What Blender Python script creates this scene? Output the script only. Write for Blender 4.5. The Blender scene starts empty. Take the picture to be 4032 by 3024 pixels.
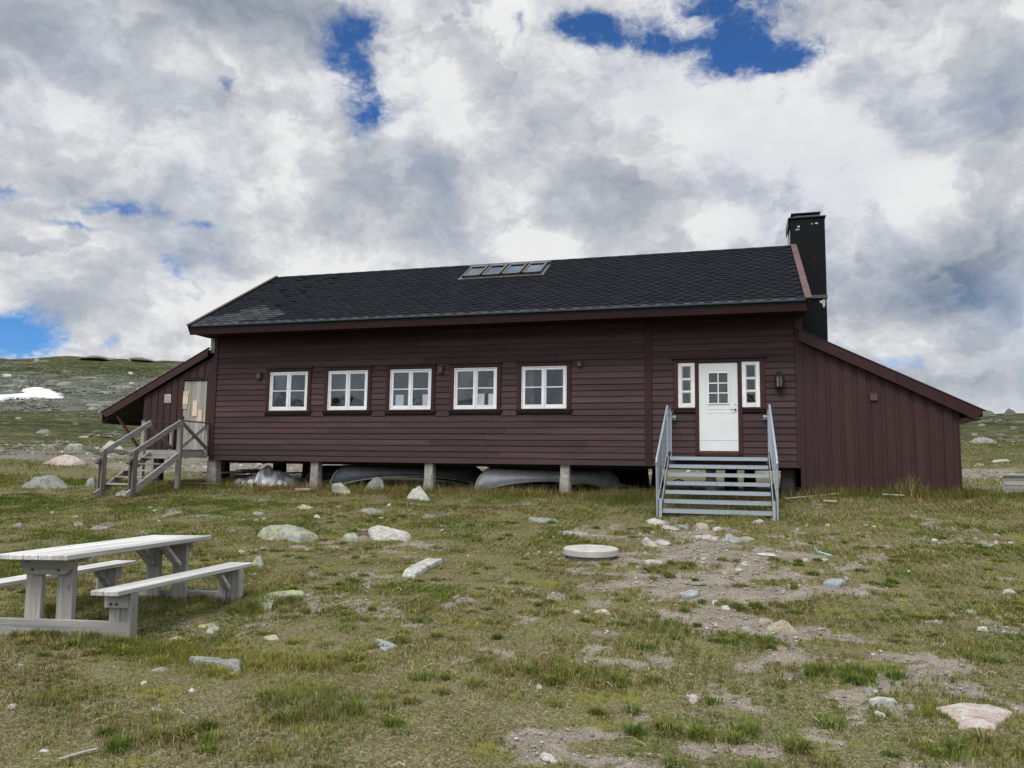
import bpy, bmesh, math, random
import numpy as np
from mathutils import Vector, Matrix
random.seed(7)
rng = np.random.default_rng(7)
C = bpy.context.scene.collection
sc = bpy.context.scene
rad = math.radians

# ------------------------------------------------------------------ camera
cam = bpy.data.objects.new('camera', bpy.data.cameras.new('camera'))
C.objects.link(cam)
cam.data.sensor_width = 36.0
cam.data.lens = 27.38
cam.data.clip_start = 0.1
cam.data.clip_end = 4000
cam.matrix_world = Matrix(((0.96038123, 0.01576049, 0.27824358, 0.0),
                           (0.27831161, -0.10621911, -0.95459947, -18.0),
                           (0.01450983, 0.99421784, -0.10639717, 1.6),
                           (0, 0, 0, 1)))
sc.camera = cam

# ------------------------------------------------------------------ exposure
sc.view_settings.view_transform = 'Standard'
sc.view_settings.look = 'None'
sc.view_settings.exposure = 0.0
sc.view_settings.gamma = 1.0

# ------------------------------------------------------------------ node helper
class NT:
    """small helper that writes node expressions"""
    def __init__(s, tree):
        s.t = tree
    def n(s, kind, **kw):
        nd = s.t.nodes.new(kind)
        for k, v in kw.items():
            setattr(nd, k, v)
        return nd
    def put(s, sock, v):
        if hasattr(v, 'is_output') or isinstance(v, bpy.types.NodeSocket):
            s.t.links.new(v, sock)
        else:
            sock.default_value = v
    def m(s, op, *a, clamp=False):
        nd = s.n('ShaderNodeMath', operation=op); nd.use_clamp = clamp
        for i, v in enumerate(a):
            s.put(nd.inputs[i], v)
        return nd.outputs[0]
    def v(s, op, *a):
        nd = s.n('ShaderNodeVectorMath', operation=op)
        for i, v in enumerate(a):
            s.put(nd.inputs[i], v)
        return nd.outputs['Value'] if op in ('DOT_PRODUCT', 'LENGTH') else nd.outputs[0]
    def noise(s, vec, scale, detail=4.0, rough=0.55, out='Fac', lac=2.0, dist=0.0):
        nd = s.n('ShaderNodeTexNoise')
        s.put(nd.inputs['Vector'], vec)
        nd.inputs['Scale'].default_value = scale
        nd.inputs['Detail'].default_value = detail
        nd.inputs['Roughness'].default_value = rough
        nd.inputs['Lacunarity'].default_value = lac
        nd.inputs['Distortion'].default_value = dist
        return nd.outputs[out]
    def voro(s, vec, scale, feature='F1', detail=0.0, rnd=1.0, out='Distance', smooth=None):
        nd = s.n('ShaderNodeTexVoronoi', feature=feature)
        s.put(nd.inputs['Vector'], vec)
        nd.inputs['Scale'].default_value = scale
        nd.inputs['Detail'].default_value = detail
        nd.inputs['Randomness'].default_value = rnd
        if smooth is not None:
            nd.inputs['Smoothness'].default_value = smooth
        return nd.outputs[out]
    def ramp(s, fac, stops, interp='LINEAR'):
        nd = s.n('ShaderNodeValToRGB')
        nd.color_ramp.interpolation = interp
        el = nd.color_ramp.elements
        while len(el) < len(stops):
            el.new(0.5)
        for e, (p, c) in zip(el, stops):
            e.position = p
            e.color = (c[0], c[1], c[2], 1) if hasattr(c, '__len__') else (c, c, c, 1)
        s.put(nd.inputs[0], fac)
        return nd.outputs[0]
    def mix(s, fac, a, b, mode='MIX'):
        nd = s.n('ShaderNodeMix', data_type='RGBA', blend_type=mode)
        s.put(nd.inputs[0], fac)
        for i, v in ((6, a), (7, b)):
            if isinstance(v, (tuple, list)):
                v = (v[0], v[1], v[2], 1)
            s.put(nd.inputs[i], v)
        return nd.outputs[2]
    def smooth(s, a, b, x):
        nd = s.n('ShaderNodeMapRange', interpolation_type='SMOOTHSTEP')
        s.put(nd.inputs[0], x)
        nd.inputs[1].default_value = a
        nd.inputs[2].default_value = b
        return nd.outputs[0]
    def attr(s, name, out='Fac'):
        nd = s.n('ShaderNodeAttribute', attribute_name=name)
        return nd.outputs[out]
    def bump(s, h, strength=0.3, dist=0.02):
        nd = s.n('ShaderNodeBump')
        s.put(nd.inputs['Height'], h)
        nd.inputs['Strength'].default_value = strength
        nd.inputs['Distance'].default_value = dist
        return nd.outputs[0]
    def scale(s, vec, sx, sy, sz):
        nd = s.n('ShaderNodeMapping')
        s.put(nd.inputs[0], vec)
        nd.inputs['Scale'].default_value = (sx, sy, sz)
        return nd.outputs[0]

# ------------------------------------------------------------------ world: Nishita sky with broken cumulus
SUN_EL, SUN_AZ = 54.0, 200.0        # azimuth clockwise from +Y (seen from above)
world = bpy.data.worlds.new('World')
sc.world = world
world.use_nodes = True
wt = world.node_tree
wt.nodes.clear()
W = NT(wt)
sky = W.n('ShaderNodeTexSky', sky_type='NISHITA')
sky.sun_disc = False
sky.sun_elevation = rad(SUN_EL)
sky.sun_rotation = rad(SUN_AZ)
sky.altitude = 1300
sky.air_density = 1.0
sky.dust_density = 0.3
sky.ozone_density = 1.6
tc = W.n('ShaderNodeTexCoord')
dirn = W.v('NORMALIZE', tc.outputs['Generated'])
sep = W.n('ShaderNodeSeparateXYZ')
wt.links.new(dirn, sep.inputs[0])
X, Y, Z = sep.outputs
deg = 180 / math.pi
az = W.m('MULTIPLY', W.m('ARCTAN2', X, Y), deg)
el = W.m('MULTIPLY', W.m('ARCSINE', Z), deg)
comb = W.n('ShaderNodeCombineXYZ')
wt.links.new(az, comb.inputs[0]); wt.links.new(el, comb.inputs[1])
azel = comb.outputs[0]
# clouds seen at a slant: stretch the noise sideways a little towards the horizon
pdir = W.n('ShaderNodeCombineXYZ')
zz = W.m('ADD', W.m('MULTIPLY', Z, 1.35), 0.0)
wt.links.new(X, pdir.inputs[0]); wt.links.new(Y, pdir.inputs[1]); wt.links.new(zz, pdir.inputs[2])
P = pdir.outputs[0]
warp = W.v('SUBTRACT', W.noise(P, 6.0, 5.5, .66, out='Color'), (0.5, 0.5, 0.5))
wq = W.v('MULTIPLY', warp, (7.0, 5.5, 0.0))
q = W.v('ADD', azel, wq)
big = W.v('SUBTRACT', W.noise(P, 2.6, 1, .5, out='Color'), (0.5, 0.5, 0.5))
def blobs(lst, src):
    acc = None
    for a, e, ra, re, amp in lst:
        d = W.n('ShaderNodeVectorMath', operation='MULTIPLY_ADD')
        wt.links.new(src, d.inputs[0])
        d.inputs[1].default_value = (1 / ra, 1 / re, 0)
        d.inputs[2].default_value = (-a / ra, -e / re, 0)
        g = W.m('EXPONENT', W.m('MULTIPLY', W.v('DOT_PRODUCT', d.outputs[0], d.outputs[0]), -0.7))
        acc = W.m('MULTIPLY', g, amp) if acc is None else W.m('MULTIPLY_ADD', g, amp, acc)
    return acc
HOLES = [(-28.8,28.6,2.2,1.9,1.30),(-27.4,25.4,1.8,1.9,1.20),(-0.8,30.4,4.2,2.6,1.50),(1.0,28.0,3.7,0.7,1.10),(-11.2,30.5,2.1,0.8,1.00),(-7.0,29.5,3.1,0.6,1.00),(4.6,27.7,1.9,0.8,1.00),(2.8,25.7,1.9,0.5,0.80),(-16.0,30.8,0.5,1.3,0.60),(-8.2,30.9,2.5,0.7,0.50),(-38.6,25.2,1.0,0.4,0.75),(-39.8,26.9,1.5,0.4,0.35),(-49.5,16.9,1.0,0.4,0.80),(-44.8,16.7,1.9,0.4,0.70),(-46.7,15.1,1.6,0.4,0.70),(-38.7,16.3,1.4,0.4,0.75),(-41.8,17.1,1.2,0.4,0.40),(-49.5,8.0,2.4,1.2,1.50),(-47.4,7.3,1.0,0.6,0.80),(-43.5,7.4,0.5,0.5,0.80),(-40.1,12.7,1.4,0.5,0.80),(10.6,7.1,1.5,0.8,0.75),(-49.8,25.9,3.1,1.5,0.25),(-37.5,29.5,4.8,1.1,0.20),
         (-54.0,7.5,4.0,2.0,1.2),(30.0,30.0,9,5,1.0),(-70,35,12,6,1.0),(0,62,30,9,1.0)]
SHADE = [(-13.1,16.2,1.7,1.2,0.35),(-15.6,16.9,1.4,1.0,0.25),(6.5,22.2,1.6,2.0,0.35),(5.6,19.4,1.1,1.8,0.25),(-22.4,25.5,1.8,1.5,0.30),(-31.1,26.6,0.9,1.7,0.25),(-26.1,24.7,1.0,0.6,0.40),(-34.6,12.1,2.5,0.9,0.40),(-37.3,10.8,1.8,0.8,0.25),(-47.1,21.8,1.3,1.1,0.20),(-45.6,26.5,1.1,1.0,0.20),(-33.9,22.4,1.9,1.8,0.15),(-2.8,25.6,4.9,1.5,0.20),(9.6,18.3,3.1,2.3,0.28),(-24.0,29.8,3.2,1.7,0.15),(-18.7,30.6,2.2,1.4,0.30),(0.5,24.4,3.2,1.2,0.15),(-47.4,13.8,2.9,1.4,0.15),(2.4,22.7,1.9,1.2,0.15),(-37.5,29.5,8.6,1.4,-0.38),(-49.8,25.2,3.1,1.8,-0.35),(-24.4,19.8,4.5,3.1,-0.17),(-11.4,25.4,4.2,1.8,-0.12),(-18.1,22.3,4.2,1.9,-0.25),(-20.1,17.8,5.6,1.6,-0.18),(-6.2,19.0,5.0,2.2,-0.12),(13.7,12.2,5.4,1.8,-0.50),(9.3,10.8,4.1,1.1,-0.30),(16.5,21.9,2.2,4.2,-0.15),(13.2,5.7,6.3,1.8,-0.22),(-32.1,18.6,3.6,3.1,-0.08),(-38.1,13.9,3.4,1.2,-0.15),(16.0,27.0,3.7,2.0,-0.12),(-1.2,19.1,2.9,1.9,0.05)]
hole = blobs(HOLES, q)
qs = W.v('ADD', azel, W.v('MULTIPLY', big, (6, 4, 0)))
qs = W.v('ADD', qs, W.v('MULTIPLY', warp, (3.5, 3, 0)))
shd = blobs(SHADE, qs)
fine = W.noise(W.v('ADD', P, W.v('MULTIPLY', warp, (.10, .10, .10))), 7.0, 8, .70)
h1 = W.m('MINIMUM', W.m('MAXIMUM', hole, 0.0), 1.1)
amp = W.m('MULTIPLY_ADD', h1, 6.0, .9)
dens = W.m('ADD', W.m('MULTIPLY_ADD', hole, -1.45, 1.62), W.m('MULTIPLY', W.m('SUBTRACT', fine, .5), amp))
cover = W.smooth(-.45, 1.35, dens)
# thin veils let a little blue through
veil = W.smooth(.44, .68, W.noise(P, 4.5, 3, .6))
cover = W.m('MULTIPLY', cover, W.m('MULTIPLY_ADD', veil, -.16, 1.0))
# three banks of cumulus, one in front of the other: bright rims, grey bellies
pw = W.v('ADD', P, W.v('MULTIPLY', warp, (.07, .07, .07)))
def bank(off, scale, lo, wid):
    d = W.noise(W.v('ADD', pw, off), scale, 7, .54)
    alpha = W.smooth(lo, lo + wid, d)
    core = W.smooth(lo + wid * .3, lo + .22, d)
    return alpha, core, d
a1, c1, d1 = bank((.0, .0, .0), 3.0, .47, .045)
a2, c2, d2 = bank((3.7, 1.9, .4), 5.2, .50, .030)
up = W.v('ADD', pw, (-0.012, 0.0, 0.030))
relief = W.m('SUBTRACT', fine, W.noise(W.v('ADD', W.v('ADD', P, W.v('MULTIPLY', warp, (.10, .10, .10))), (-.008, 0, .018)), 9.0, 5, .60))
S = W.m('ADD', .70, W.m('MULTIPLY', W.m('SUBTRACT', W.noise(pw, 2.4, 4, .5), .5), .7))
s1 = W.m('MULTIPLY_ADD', c1, -.50, .98)
s2 = W.m('MULTIPLY_ADD', c2, -.40, .95)
def over(a, top, bot):
    return W.m('ADD', W.m('MULTIPLY', top, a), W.m('MULTIPLY', bot, W.m('SUBTRACT', 1.0, a)))
S = over(W.m('MULTIPLY', a1, .70), s1, S)
S = over(W.m('MULTIPLY', a2, .60), s2, S)
S = W.m('ADD', S, W.m('MULTIPLY', relief, .9))
S = W.m('ADD', S, W.m('MULTIPLY', W.m('SUBTRACT', fine, .5), .30))
S = W.m('ADD', S, W.m('MULTIPLY', shd, 1.2))
S = W.m('MINIMUM', W.m('ADD', S, -.015), .97)
cloud = W.ramp(S, [(0.0, (.19, .235, .31)), (.30, (.35, .395, .465)), (.55, (.49, .525, .585)), (.76, (.66, .685, .72)), (1.0, (.95, .95, .945))])
cloud = W.mix(1.0, cloud, (9.1, 9.1, 9.1), 'MULTIPLY')
# the cloud deck overhead and behind the viewer, where the sun sits, is brighter
back = W.m('ADD', W.m('MULTIPLY', W.smooth(.15, -.75, Y), .45), W.smooth(.50, .90, Z), clamp=True)
gain = W.m('MULTIPLY_ADD', back, 1.75, 1.0)
vs = W.n('ShaderNodeVectorMath', operation='SCALE')
wt.links.new(cloud, vs.inputs[0]); wt.links.new(gain, vs.inputs['Scale'])
cloud = vs.outputs[0]
blue = W.mix(1.0, sky.outputs[0], (.42, .78, 1.22), 'MULTIPLY')
col = W.mix(cover, blue, cloud)
bg = W.n('ShaderNodeBackground')
wt.links.new(col, bg.inputs[0])
bg.inputs[1].default_value = 0.10
wo = W.n('ShaderNodeOutputWorld')
wt.links.new(bg.outputs[0], wo.inputs[0])
world.cycles.sampling_method = 'MANUAL'
world.cycles.sample_map_resolution = 1024

# ------------------------------------------------------------------ sun behind thin cloud
sun = bpy.data.objects.new('sun', bpy.data.lights.new('sun', 'SUN'))
C.objects.link(sun)
sun.data.energy = 2.3
sun.data.angle = rad(22)
sun.data.color = (1.0, .94, .85)
sd = Vector((math.sin(rad(SUN_AZ)) * math.cos(rad(SUN_EL)), math.cos(rad(SUN_AZ)) * math.cos(rad(SUN_EL)), math.sin(rad(SUN_EL))))
sun.rotation_euler = sd.to_track_quat('Z', 'Y').to_euler()

# ------------------------------------------------------------------ materials
def mat(name):
    m = bpy.data.materials.new(name)
    m.use_nodes = True
    t = m.node_tree
    t.nodes.clear()
    n = NT(t)
    out = n.n('ShaderNodeOutputMaterial')
    b = n.n('ShaderNodeBsdfPrincipled')
    t.links.new(b.outputs[0], out.inputs[0])
    n.out = out; n.b = b
    return m, n
def setb(n, **kw):
    for k, v in kw.items():
        k = {'color': 'Base Color', 'rough': 'Roughness', 'metal': 'Metallic', 'spec': 'Specular IOR Level', 'normal': 'Normal'}[k]
        if isinstance(v, tuple): v = (v[0], v[1], v[2], 1)
        n.put(n.b.inputs[k], v)
def obco(n):
    return n.n('ShaderNodeTexCoord').outputs['Object']
def tonec(n, c, lo=.8, hi=1.2):
    """multiply a colour by the piece's own tone"""
    t = n.m('MULTIPLY_ADD', n.attr('tone'), hi - lo, lo)
    vs = n.n('ShaderNodeVectorMath', operation='SCALE')
    n.put(vs.inputs[0], c); n.put(vs.inputs['Scale'], t)
    return vs.outputs[0]

def paint_wood(name, c0, c1, grain, rough=.62, worn=None, lo=.72, hi=1.28):
    m, n = mat(name)
    o = obco(n)
    off = n.n('ShaderNodeCombineXYZ'); n.put(off.inputs[0], n.m('MULTIPLY', n.attr('tone'), 37.0)); n.put(off.inputs[2], n.m('MULTIPLY', n.attr('tone'), 11.0))
    o2 = n.v('ADD', n.scale(o, *grain), off.outputs[0])
    s = n.noise(o2, 1.0, 5, .6)
    s2 = n.noise(n.scale(o, grain[0] * 5, grain[1] * 5, grain[2] * 5), 1.0, 3, .6)
    c = n.ramp(s, [(.28, c0), (.52, tuple((a + b) / 2 for a, b in zip(c0, c1))), (.72, c1)])
    if worn:
        w = n.smooth(.60, .72, n.noise(n.scale(o, grain[0] * .8, grain[1], grain[2] * .6), 1.0, 6, .65))
        c = n.mix(n.m('MULTIPLY', w, .55), c, worn)
    sp = n.voro(n.scale(o, 1.0, 1.0, 1.0), 3.1)
    c = n.mix(n.m('MULTIPLY', n.smooth(.045, .02, sp), .6), c, (.14, .12, .11))
    c = n.mix(n.m('MULTIPLY', n.smooth(.55, .75, n.noise(n.scale(o, 9, 9, .6), 1.0, 4, .6)), .28), c, tuple(a * .55 for a in c0))
    c = tonec(n, c, lo, hi)
    setb(n, color=c, rough=n.m('MULTIPLY_ADD', s2, .2, rough - .1), spec=.22, normal=n.bump(n.m('ADD', s2, s), .35, .004))
    return m
M = {}
M['maroon_h'] = paint_wood('maroon_boards_horizontal', (.042, .0225, .0235), (.066, .0385, .040), (.7, 6, 9), worn=(.082, .060, .061))
M['maroon_v'] = paint_wood('maroon_boards_vertical', (.036, .018, .0185), (.050, .026, .0265), (14, 6, .5), lo=.92, hi=1.08)
M['maroon_trim'] = paint_wood('maroon_trim', (.036, .0145, .0145), (.050, .0205, .0205), (3, 3, 3), rough=.5)
M['barge'] = paint_wood('weathered_red_bargeboard', (.075, .040, .041), (.125, .075, .076), (2, 2, 6))

def grey_wood(name, grain, c0=(.20, .195, .19), c1=(.40, .385, .36), rough=.8):
    m, n = mat(name)
    o = obco(n)
    off = n.n('ShaderNodeCombineXYZ'); n.put(off.inputs[0], n.m('MULTIPLY', n.attr('tone'), 23.0)); n.put(off.inputs[1], n.m('MULTIPLY', n.attr('tone'), 7.0)); n.put(off.inputs[2], n.m('MULTIPLY', n.attr('tone'), 13.0))
    o2 = n.v('ADD', n.scale(o, *grain), off.outputs[0])
    s = n.noise(o2, 1.0, 6, .65, dist=.6)
    big_ = n.noise(o, 3.0, 3, .5)
    k = n.voro(n.v('ADD', n.scale(o, grain[0] ** .5 * 1.6, grain[1] ** .5 * 1.6, grain[2] ** .5 * 1.6), off.outputs[0]), 1.6, rnd=1.0)
    c = n.ramp(n.m('ADD', n.m('MULTIPLY', s, .8), n.m('MULTIPLY', big_, .2)), [(.30, c0), (.5, tuple(.5 * (a + b) for a, b in zip(c0, c1))), (.68, c1)])
    c = n.mix(n.smooth(.10, .05, k), c, (.13, .10, .075))
    c = tonec(n, c, .78, 1.22)
    setb(n, color=c, rough=rough, spec=.25, normal=n.bump(s, .5, .003))
    return m
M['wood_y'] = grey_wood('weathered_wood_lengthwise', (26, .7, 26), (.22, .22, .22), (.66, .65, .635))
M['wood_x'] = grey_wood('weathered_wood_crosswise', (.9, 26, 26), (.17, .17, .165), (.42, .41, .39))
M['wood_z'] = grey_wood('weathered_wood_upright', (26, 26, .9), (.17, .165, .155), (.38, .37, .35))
M['wood_brown'] = grey_wood('brownish_weathered_wood', (20, 20, 1.2), (.10, .082, .072), (.20, .175, .16))
M['stair_y'] = grey_wood('stair_wood_lengthwise', (26, .9, 26), (.17, .155, .145), (.40, .385, .37))
M['stair_x'] = grey_wood('stair_wood_crosswise', (.9, 26, 26), (.15, .135, .125), (.36, .345, .33))
M['stair_z'] = grey_wood('stair_wood_upright', (26, 26, .9), (.15, .14, .13), (.36, .345, .33))
M['wood_door'] = grey_wood('bare_grey_door_boards', (30, 30, .8), (.20, .19, .17), (.42, .41, .38))
M['lumber'] = grey_wood('old_lumber', (1.2, 20, 20), (.14, .12, .10), (.34, .30, .26))

def plain(name, c, rough=.5, metal=0, noise=None, spec=.5, bump=0, vary=.25, lo=.9, hi=1.1):
    m, n = mat(name)
    o = obco(n)
    if noise:
        s = n.noise(o, noise, 5, .6)
        col = n.ramp(s, [(.3, tuple(a * (1 - vary) for a in c)), (.7, tuple(min(a * (1 + vary), .95) for a in c))])
        kw = {'normal': n.bump(s, bump, .004)} if bump else {}
        setb(n, color=tonec(n, col, lo, hi), rough=rough, metal=metal, spec=spec, **kw)
    else:
        setb(n, color=c, rough=rough, metal=metal, spec=spec)
    return m
M['white'] = plain('white_window_paint', (.71, .73, .77), .45, noise=9, vary=.10)
M['door_white'] = plain('white_door_paint', (.68, .71, .72), .42, noise=2.2, vary=.05)
M['door_glass_bead'] = plain('white_glazing_bars', (.80, .80, .79), .4, noise=4, vary=.05)
M['sidelight_bead'] = plain('yellowed_glazing_putty', (.42, .42, .30), .6, noise=30, vary=.2)
M['galv'] = plain('galvanised_steel', (.40, .46, .52), .48, .55, noise=45, vary=.22, bump=.1)
M['concrete'] = plain('concrete', (.27, .26, .235), .9, noise=9, vary=.32, bump=.5)
M['lid'] = plain('pale_concrete', (.36, .355, .33), .9, noise=7, vary=.22, bump=.4)
M['brass'] = plain('worn_brass', (.30, .17, .08), .35, .8, noise=40)
M['black_iron'] = plain('black_iron', (.012, .014, .018), .45, .3, noise=20)
M['lamp_glass'] = plain('yellowish_lamp_glass', (.17, .16, .075), .2, noise=12, vary=.3)
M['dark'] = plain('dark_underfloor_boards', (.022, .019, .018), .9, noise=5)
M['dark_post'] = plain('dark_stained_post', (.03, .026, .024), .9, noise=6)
M['interior'] = plain('interior_panelling', (.20, .17, .14), .8, noise=3)
M['fascia'] = plain('dark_fascia', (.020, .0085, .008), .75, noise=5, spec=.15)  # near-black red base colour for the eaves boards
M['drip'] = plain('blue_grey_drip_edge', (.011, .015, .020), .7, .0, noise=3)
M['skyframe'] = plain('brown_grey_skylight_frame', (.055, .048, .047), .4, .2, noise=8)
M['flash'] = plain('lead_grey_flashing', (.085, .088, .086), .5, .4, noise=6)
M['lightpost'] = plain('pale_grey_corner_board', (.26, .28, .29), .5, noise=6)
M['vent_white'] = plain('off_white_vent', (.55, .54, .48), .5, noise=10, vary=.1)
M['vent_box'] = plain('maroon_vent_box', (.085, .045, .045), .5, noise=8)
M['alu'] = plain('dull_aluminium', (.66, .68, .72), .42, .25, noise=6, vary=.22, bump=.15)
M['alu_shaded'] = plain('shaded_aluminium', (.20, .215, .24), .5, .25, noise=6, vary=.25)  # aluminium with the shade under the hut put into its colour
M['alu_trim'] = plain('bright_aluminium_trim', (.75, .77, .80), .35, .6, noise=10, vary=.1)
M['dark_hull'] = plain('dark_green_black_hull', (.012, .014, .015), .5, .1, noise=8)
M['peel_and_lit_side'] = plain('bare_concrete_and_lit_side', (.42, .41, .40), .8, noise=14, vary=.1)
M['pole'] = plain('whitish_pole', (.36, .345, .30), .6, noise=9)
M['cord'] = plain('turquoise_plastic', (.25, .55, .52), .5)
M['snow'] = plain('old_snow', (.60, .61, .64), .7, noise=.5, vary=.06)
M['curtain'] = plain('pinkish_patterned_curtain', (.36, .24, .25), .9, noise=14, vary=.35)
M['screw'] = plain('dark_bolt', (.05, .05, .05), .5, .5)

# chimney: black render with a bluish tint, streaked
m, n = mat('black_chimney_render'); o = obco(n)
s = n.noise(n.scale(o, 4, 4, 1.2), 1.0, 6, .65)
sx = n.n('ShaderNodeSeparateXYZ'); n.put(sx.inputs[0], o)
low = n.smooth(.5, -.7, sx.outputs[2])
c = n.mix(low, (.004, .005, .007), (.007, .010, .022))
c = n.mix(n.smooth(.60, .74, s), c, (.014, .017, .023))
setb(n, color=c, rough=.7, spec=.15, normal=n.bump(s, .3, .01)); M['chimney'] = m

# bitumen shingles
m, n = mat('bitumen_shingle'); o = obco(n)
s = n.noise(o, 90, 3, .7); s2 = n.noise(o, 1.6, 4, .6)
c = n.mix(s2, (.0060, .0078, .0112), (.0105, .0132, .0175))
c = n.mix(n.m('MULTIPLY', s, .35), c, (.022, .025, .031))
edge = n.attr('edge')
c = n.mix(edge, c, (.004, .0045, .006))
c = n.mix(n.attr('patch'), c, n.mix(s, (.055, .06, .066), (.085, .09, .095)))
setb(n, color=tonec(n, c, .78, 1.2), rough=.95, spec=.08, normal=n.bump(s, .5, .003)); M['shingle'] = m

# window glass: thin, mirrors by angle, otherwise see-through
def glass(name, tint, boost=1.0, gcol=(.85, .93, 1)):
    m = bpy.data.materials.new(name); m.use_nodes = True
    t = m.node_tree; t.nodes.clear(); n = NT(t)
    out = n.n('ShaderNodeOutputMaterial')
    tr = n.n('ShaderNodeBsdfTransparent'); tr.inputs[0].default_value = (*tint, 1)
    gl = n.n('ShaderNodeBsdfGlossy'); gl.inputs['Roughness'].default_value = .015
    gl.inputs[0].default_value = (*gcol, 1)
    w = n.noise(n.n('ShaderNodeTexCoord').outputs['Object'], 2.2, 1, .5)
    n.put(gl.inputs['Normal'], n.bump(w, .25, .01))
    fr = n.n('ShaderNodeFresnel'); fr.inputs[0].default_value = 1.5
    ms = n.n('ShaderNodeMixShader')
    n.put(ms.inputs[0], n.m('MULTIPLY', fr.outputs[0], boost, clamp=True))
    t.links.new(tr.outputs[0], ms.inputs[1]); t.links.new(gl.outputs[0], ms.inputs[2])
    t.links.new(ms.outputs[0], out.inputs[0])
    return m
M['glass'] = glass('window_glass', (.82, .84, .84), 1.25)
M['skyglass'] = glass('skylight_glass', (.12, .14, .17), 1.1, (.62, .78, 1.0))

# tarpaulin
m, n = mat('grey_tarpaulin'); o = obco(n)
s = n.noise(o, 5, 5, .6)
c = n.ramp(s, [(.35, (.26, .265, .29)), (.6, (.60, .61, .65))])
setb(n, color=c, rough=.42, spec=.5, normal=n.bump(s, .5, .02)); M['tarp'] = m

# rocks: five kinds
def rock(name, base, dark, lichen, lich_amt):
    m, n = mat(name)
    o = n.v('ADD', obco(n), n.v('SCALE', n.n('ShaderNodeObjectInfo').outputs['Location'], 1.0)) if False else n.n('ShaderNodeNewGeometry').outputs['Position']
    s = n.noise(o, 7, 7, .68); s2 = n.noise(o, 38, 4, .7); s3 = n.noise(n.v('ADD', o, (3.1, 7.7, 1.9)), 9, 5, .72)
    c = n.ramp(s, [(.32, dark), (.5, base), (.66, tuple(min(1, a * 1.25) for a in base))])
    c = n.mix(n.m('MULTIPLY', n.smooth(.52, .66, s2), .75), c, tuple(a * .3 for a in base))
    c = n.mix(n.m('MULTIPLY', n.smooth(.60, .66, n.noise(n.v('ADD', o, (9.1, 2.7, 4.9)), 15, 4, .7)), .6), c, tuple(min(1, a * 1.7) for a in base))
    l = n.smooth(.62 - lich_amt * .22, .68 - lich_amt * .20, s3)
    c = n.mix(n.m('MULTIPLY', l, .85 if lich_amt > 0 else 0), c, lichen)
    setb(n, color=c, rough=.92, spec=.2, normal=n.bump(n.m('ADD', s, n.m('MULTIPLY', s2, .4)), .8, .03))
    return m
RK = [rock('grey_rock_lichen', (.215, .22, .205), (.075, .078, .07), (.25, .265, .15), .35),
      rock('yellow_green_lichen_rock', (.25, .255, .235), (.09, .094, .08), (.36, .39, .15), .50),
      rock('pale_rock', (.39, .385, .36), (.18, .18, .165), (.29, .30, .16), .22),
      rock('tan_rock', (.31, .265, .20), (.17, .14, .11), (.30, .29, .20), .1),
      rock('bluish_rock', (.27, .29, .30), (.13, .14, .15), (.26, .27, .20), .1),
      rock('pinkish_rock', (.36, .285, .245), (.22, .17, .145), (.42, .41, .39), .6),
      rock('outcrop_rock', (.095, .098, .085), (.04, .042, .036), (.13, .135, .10), .4),
      rock('scree_rock', (.118, .128, .096), (.05, .053, .044), (.17, .18, .12), .5)]

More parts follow.
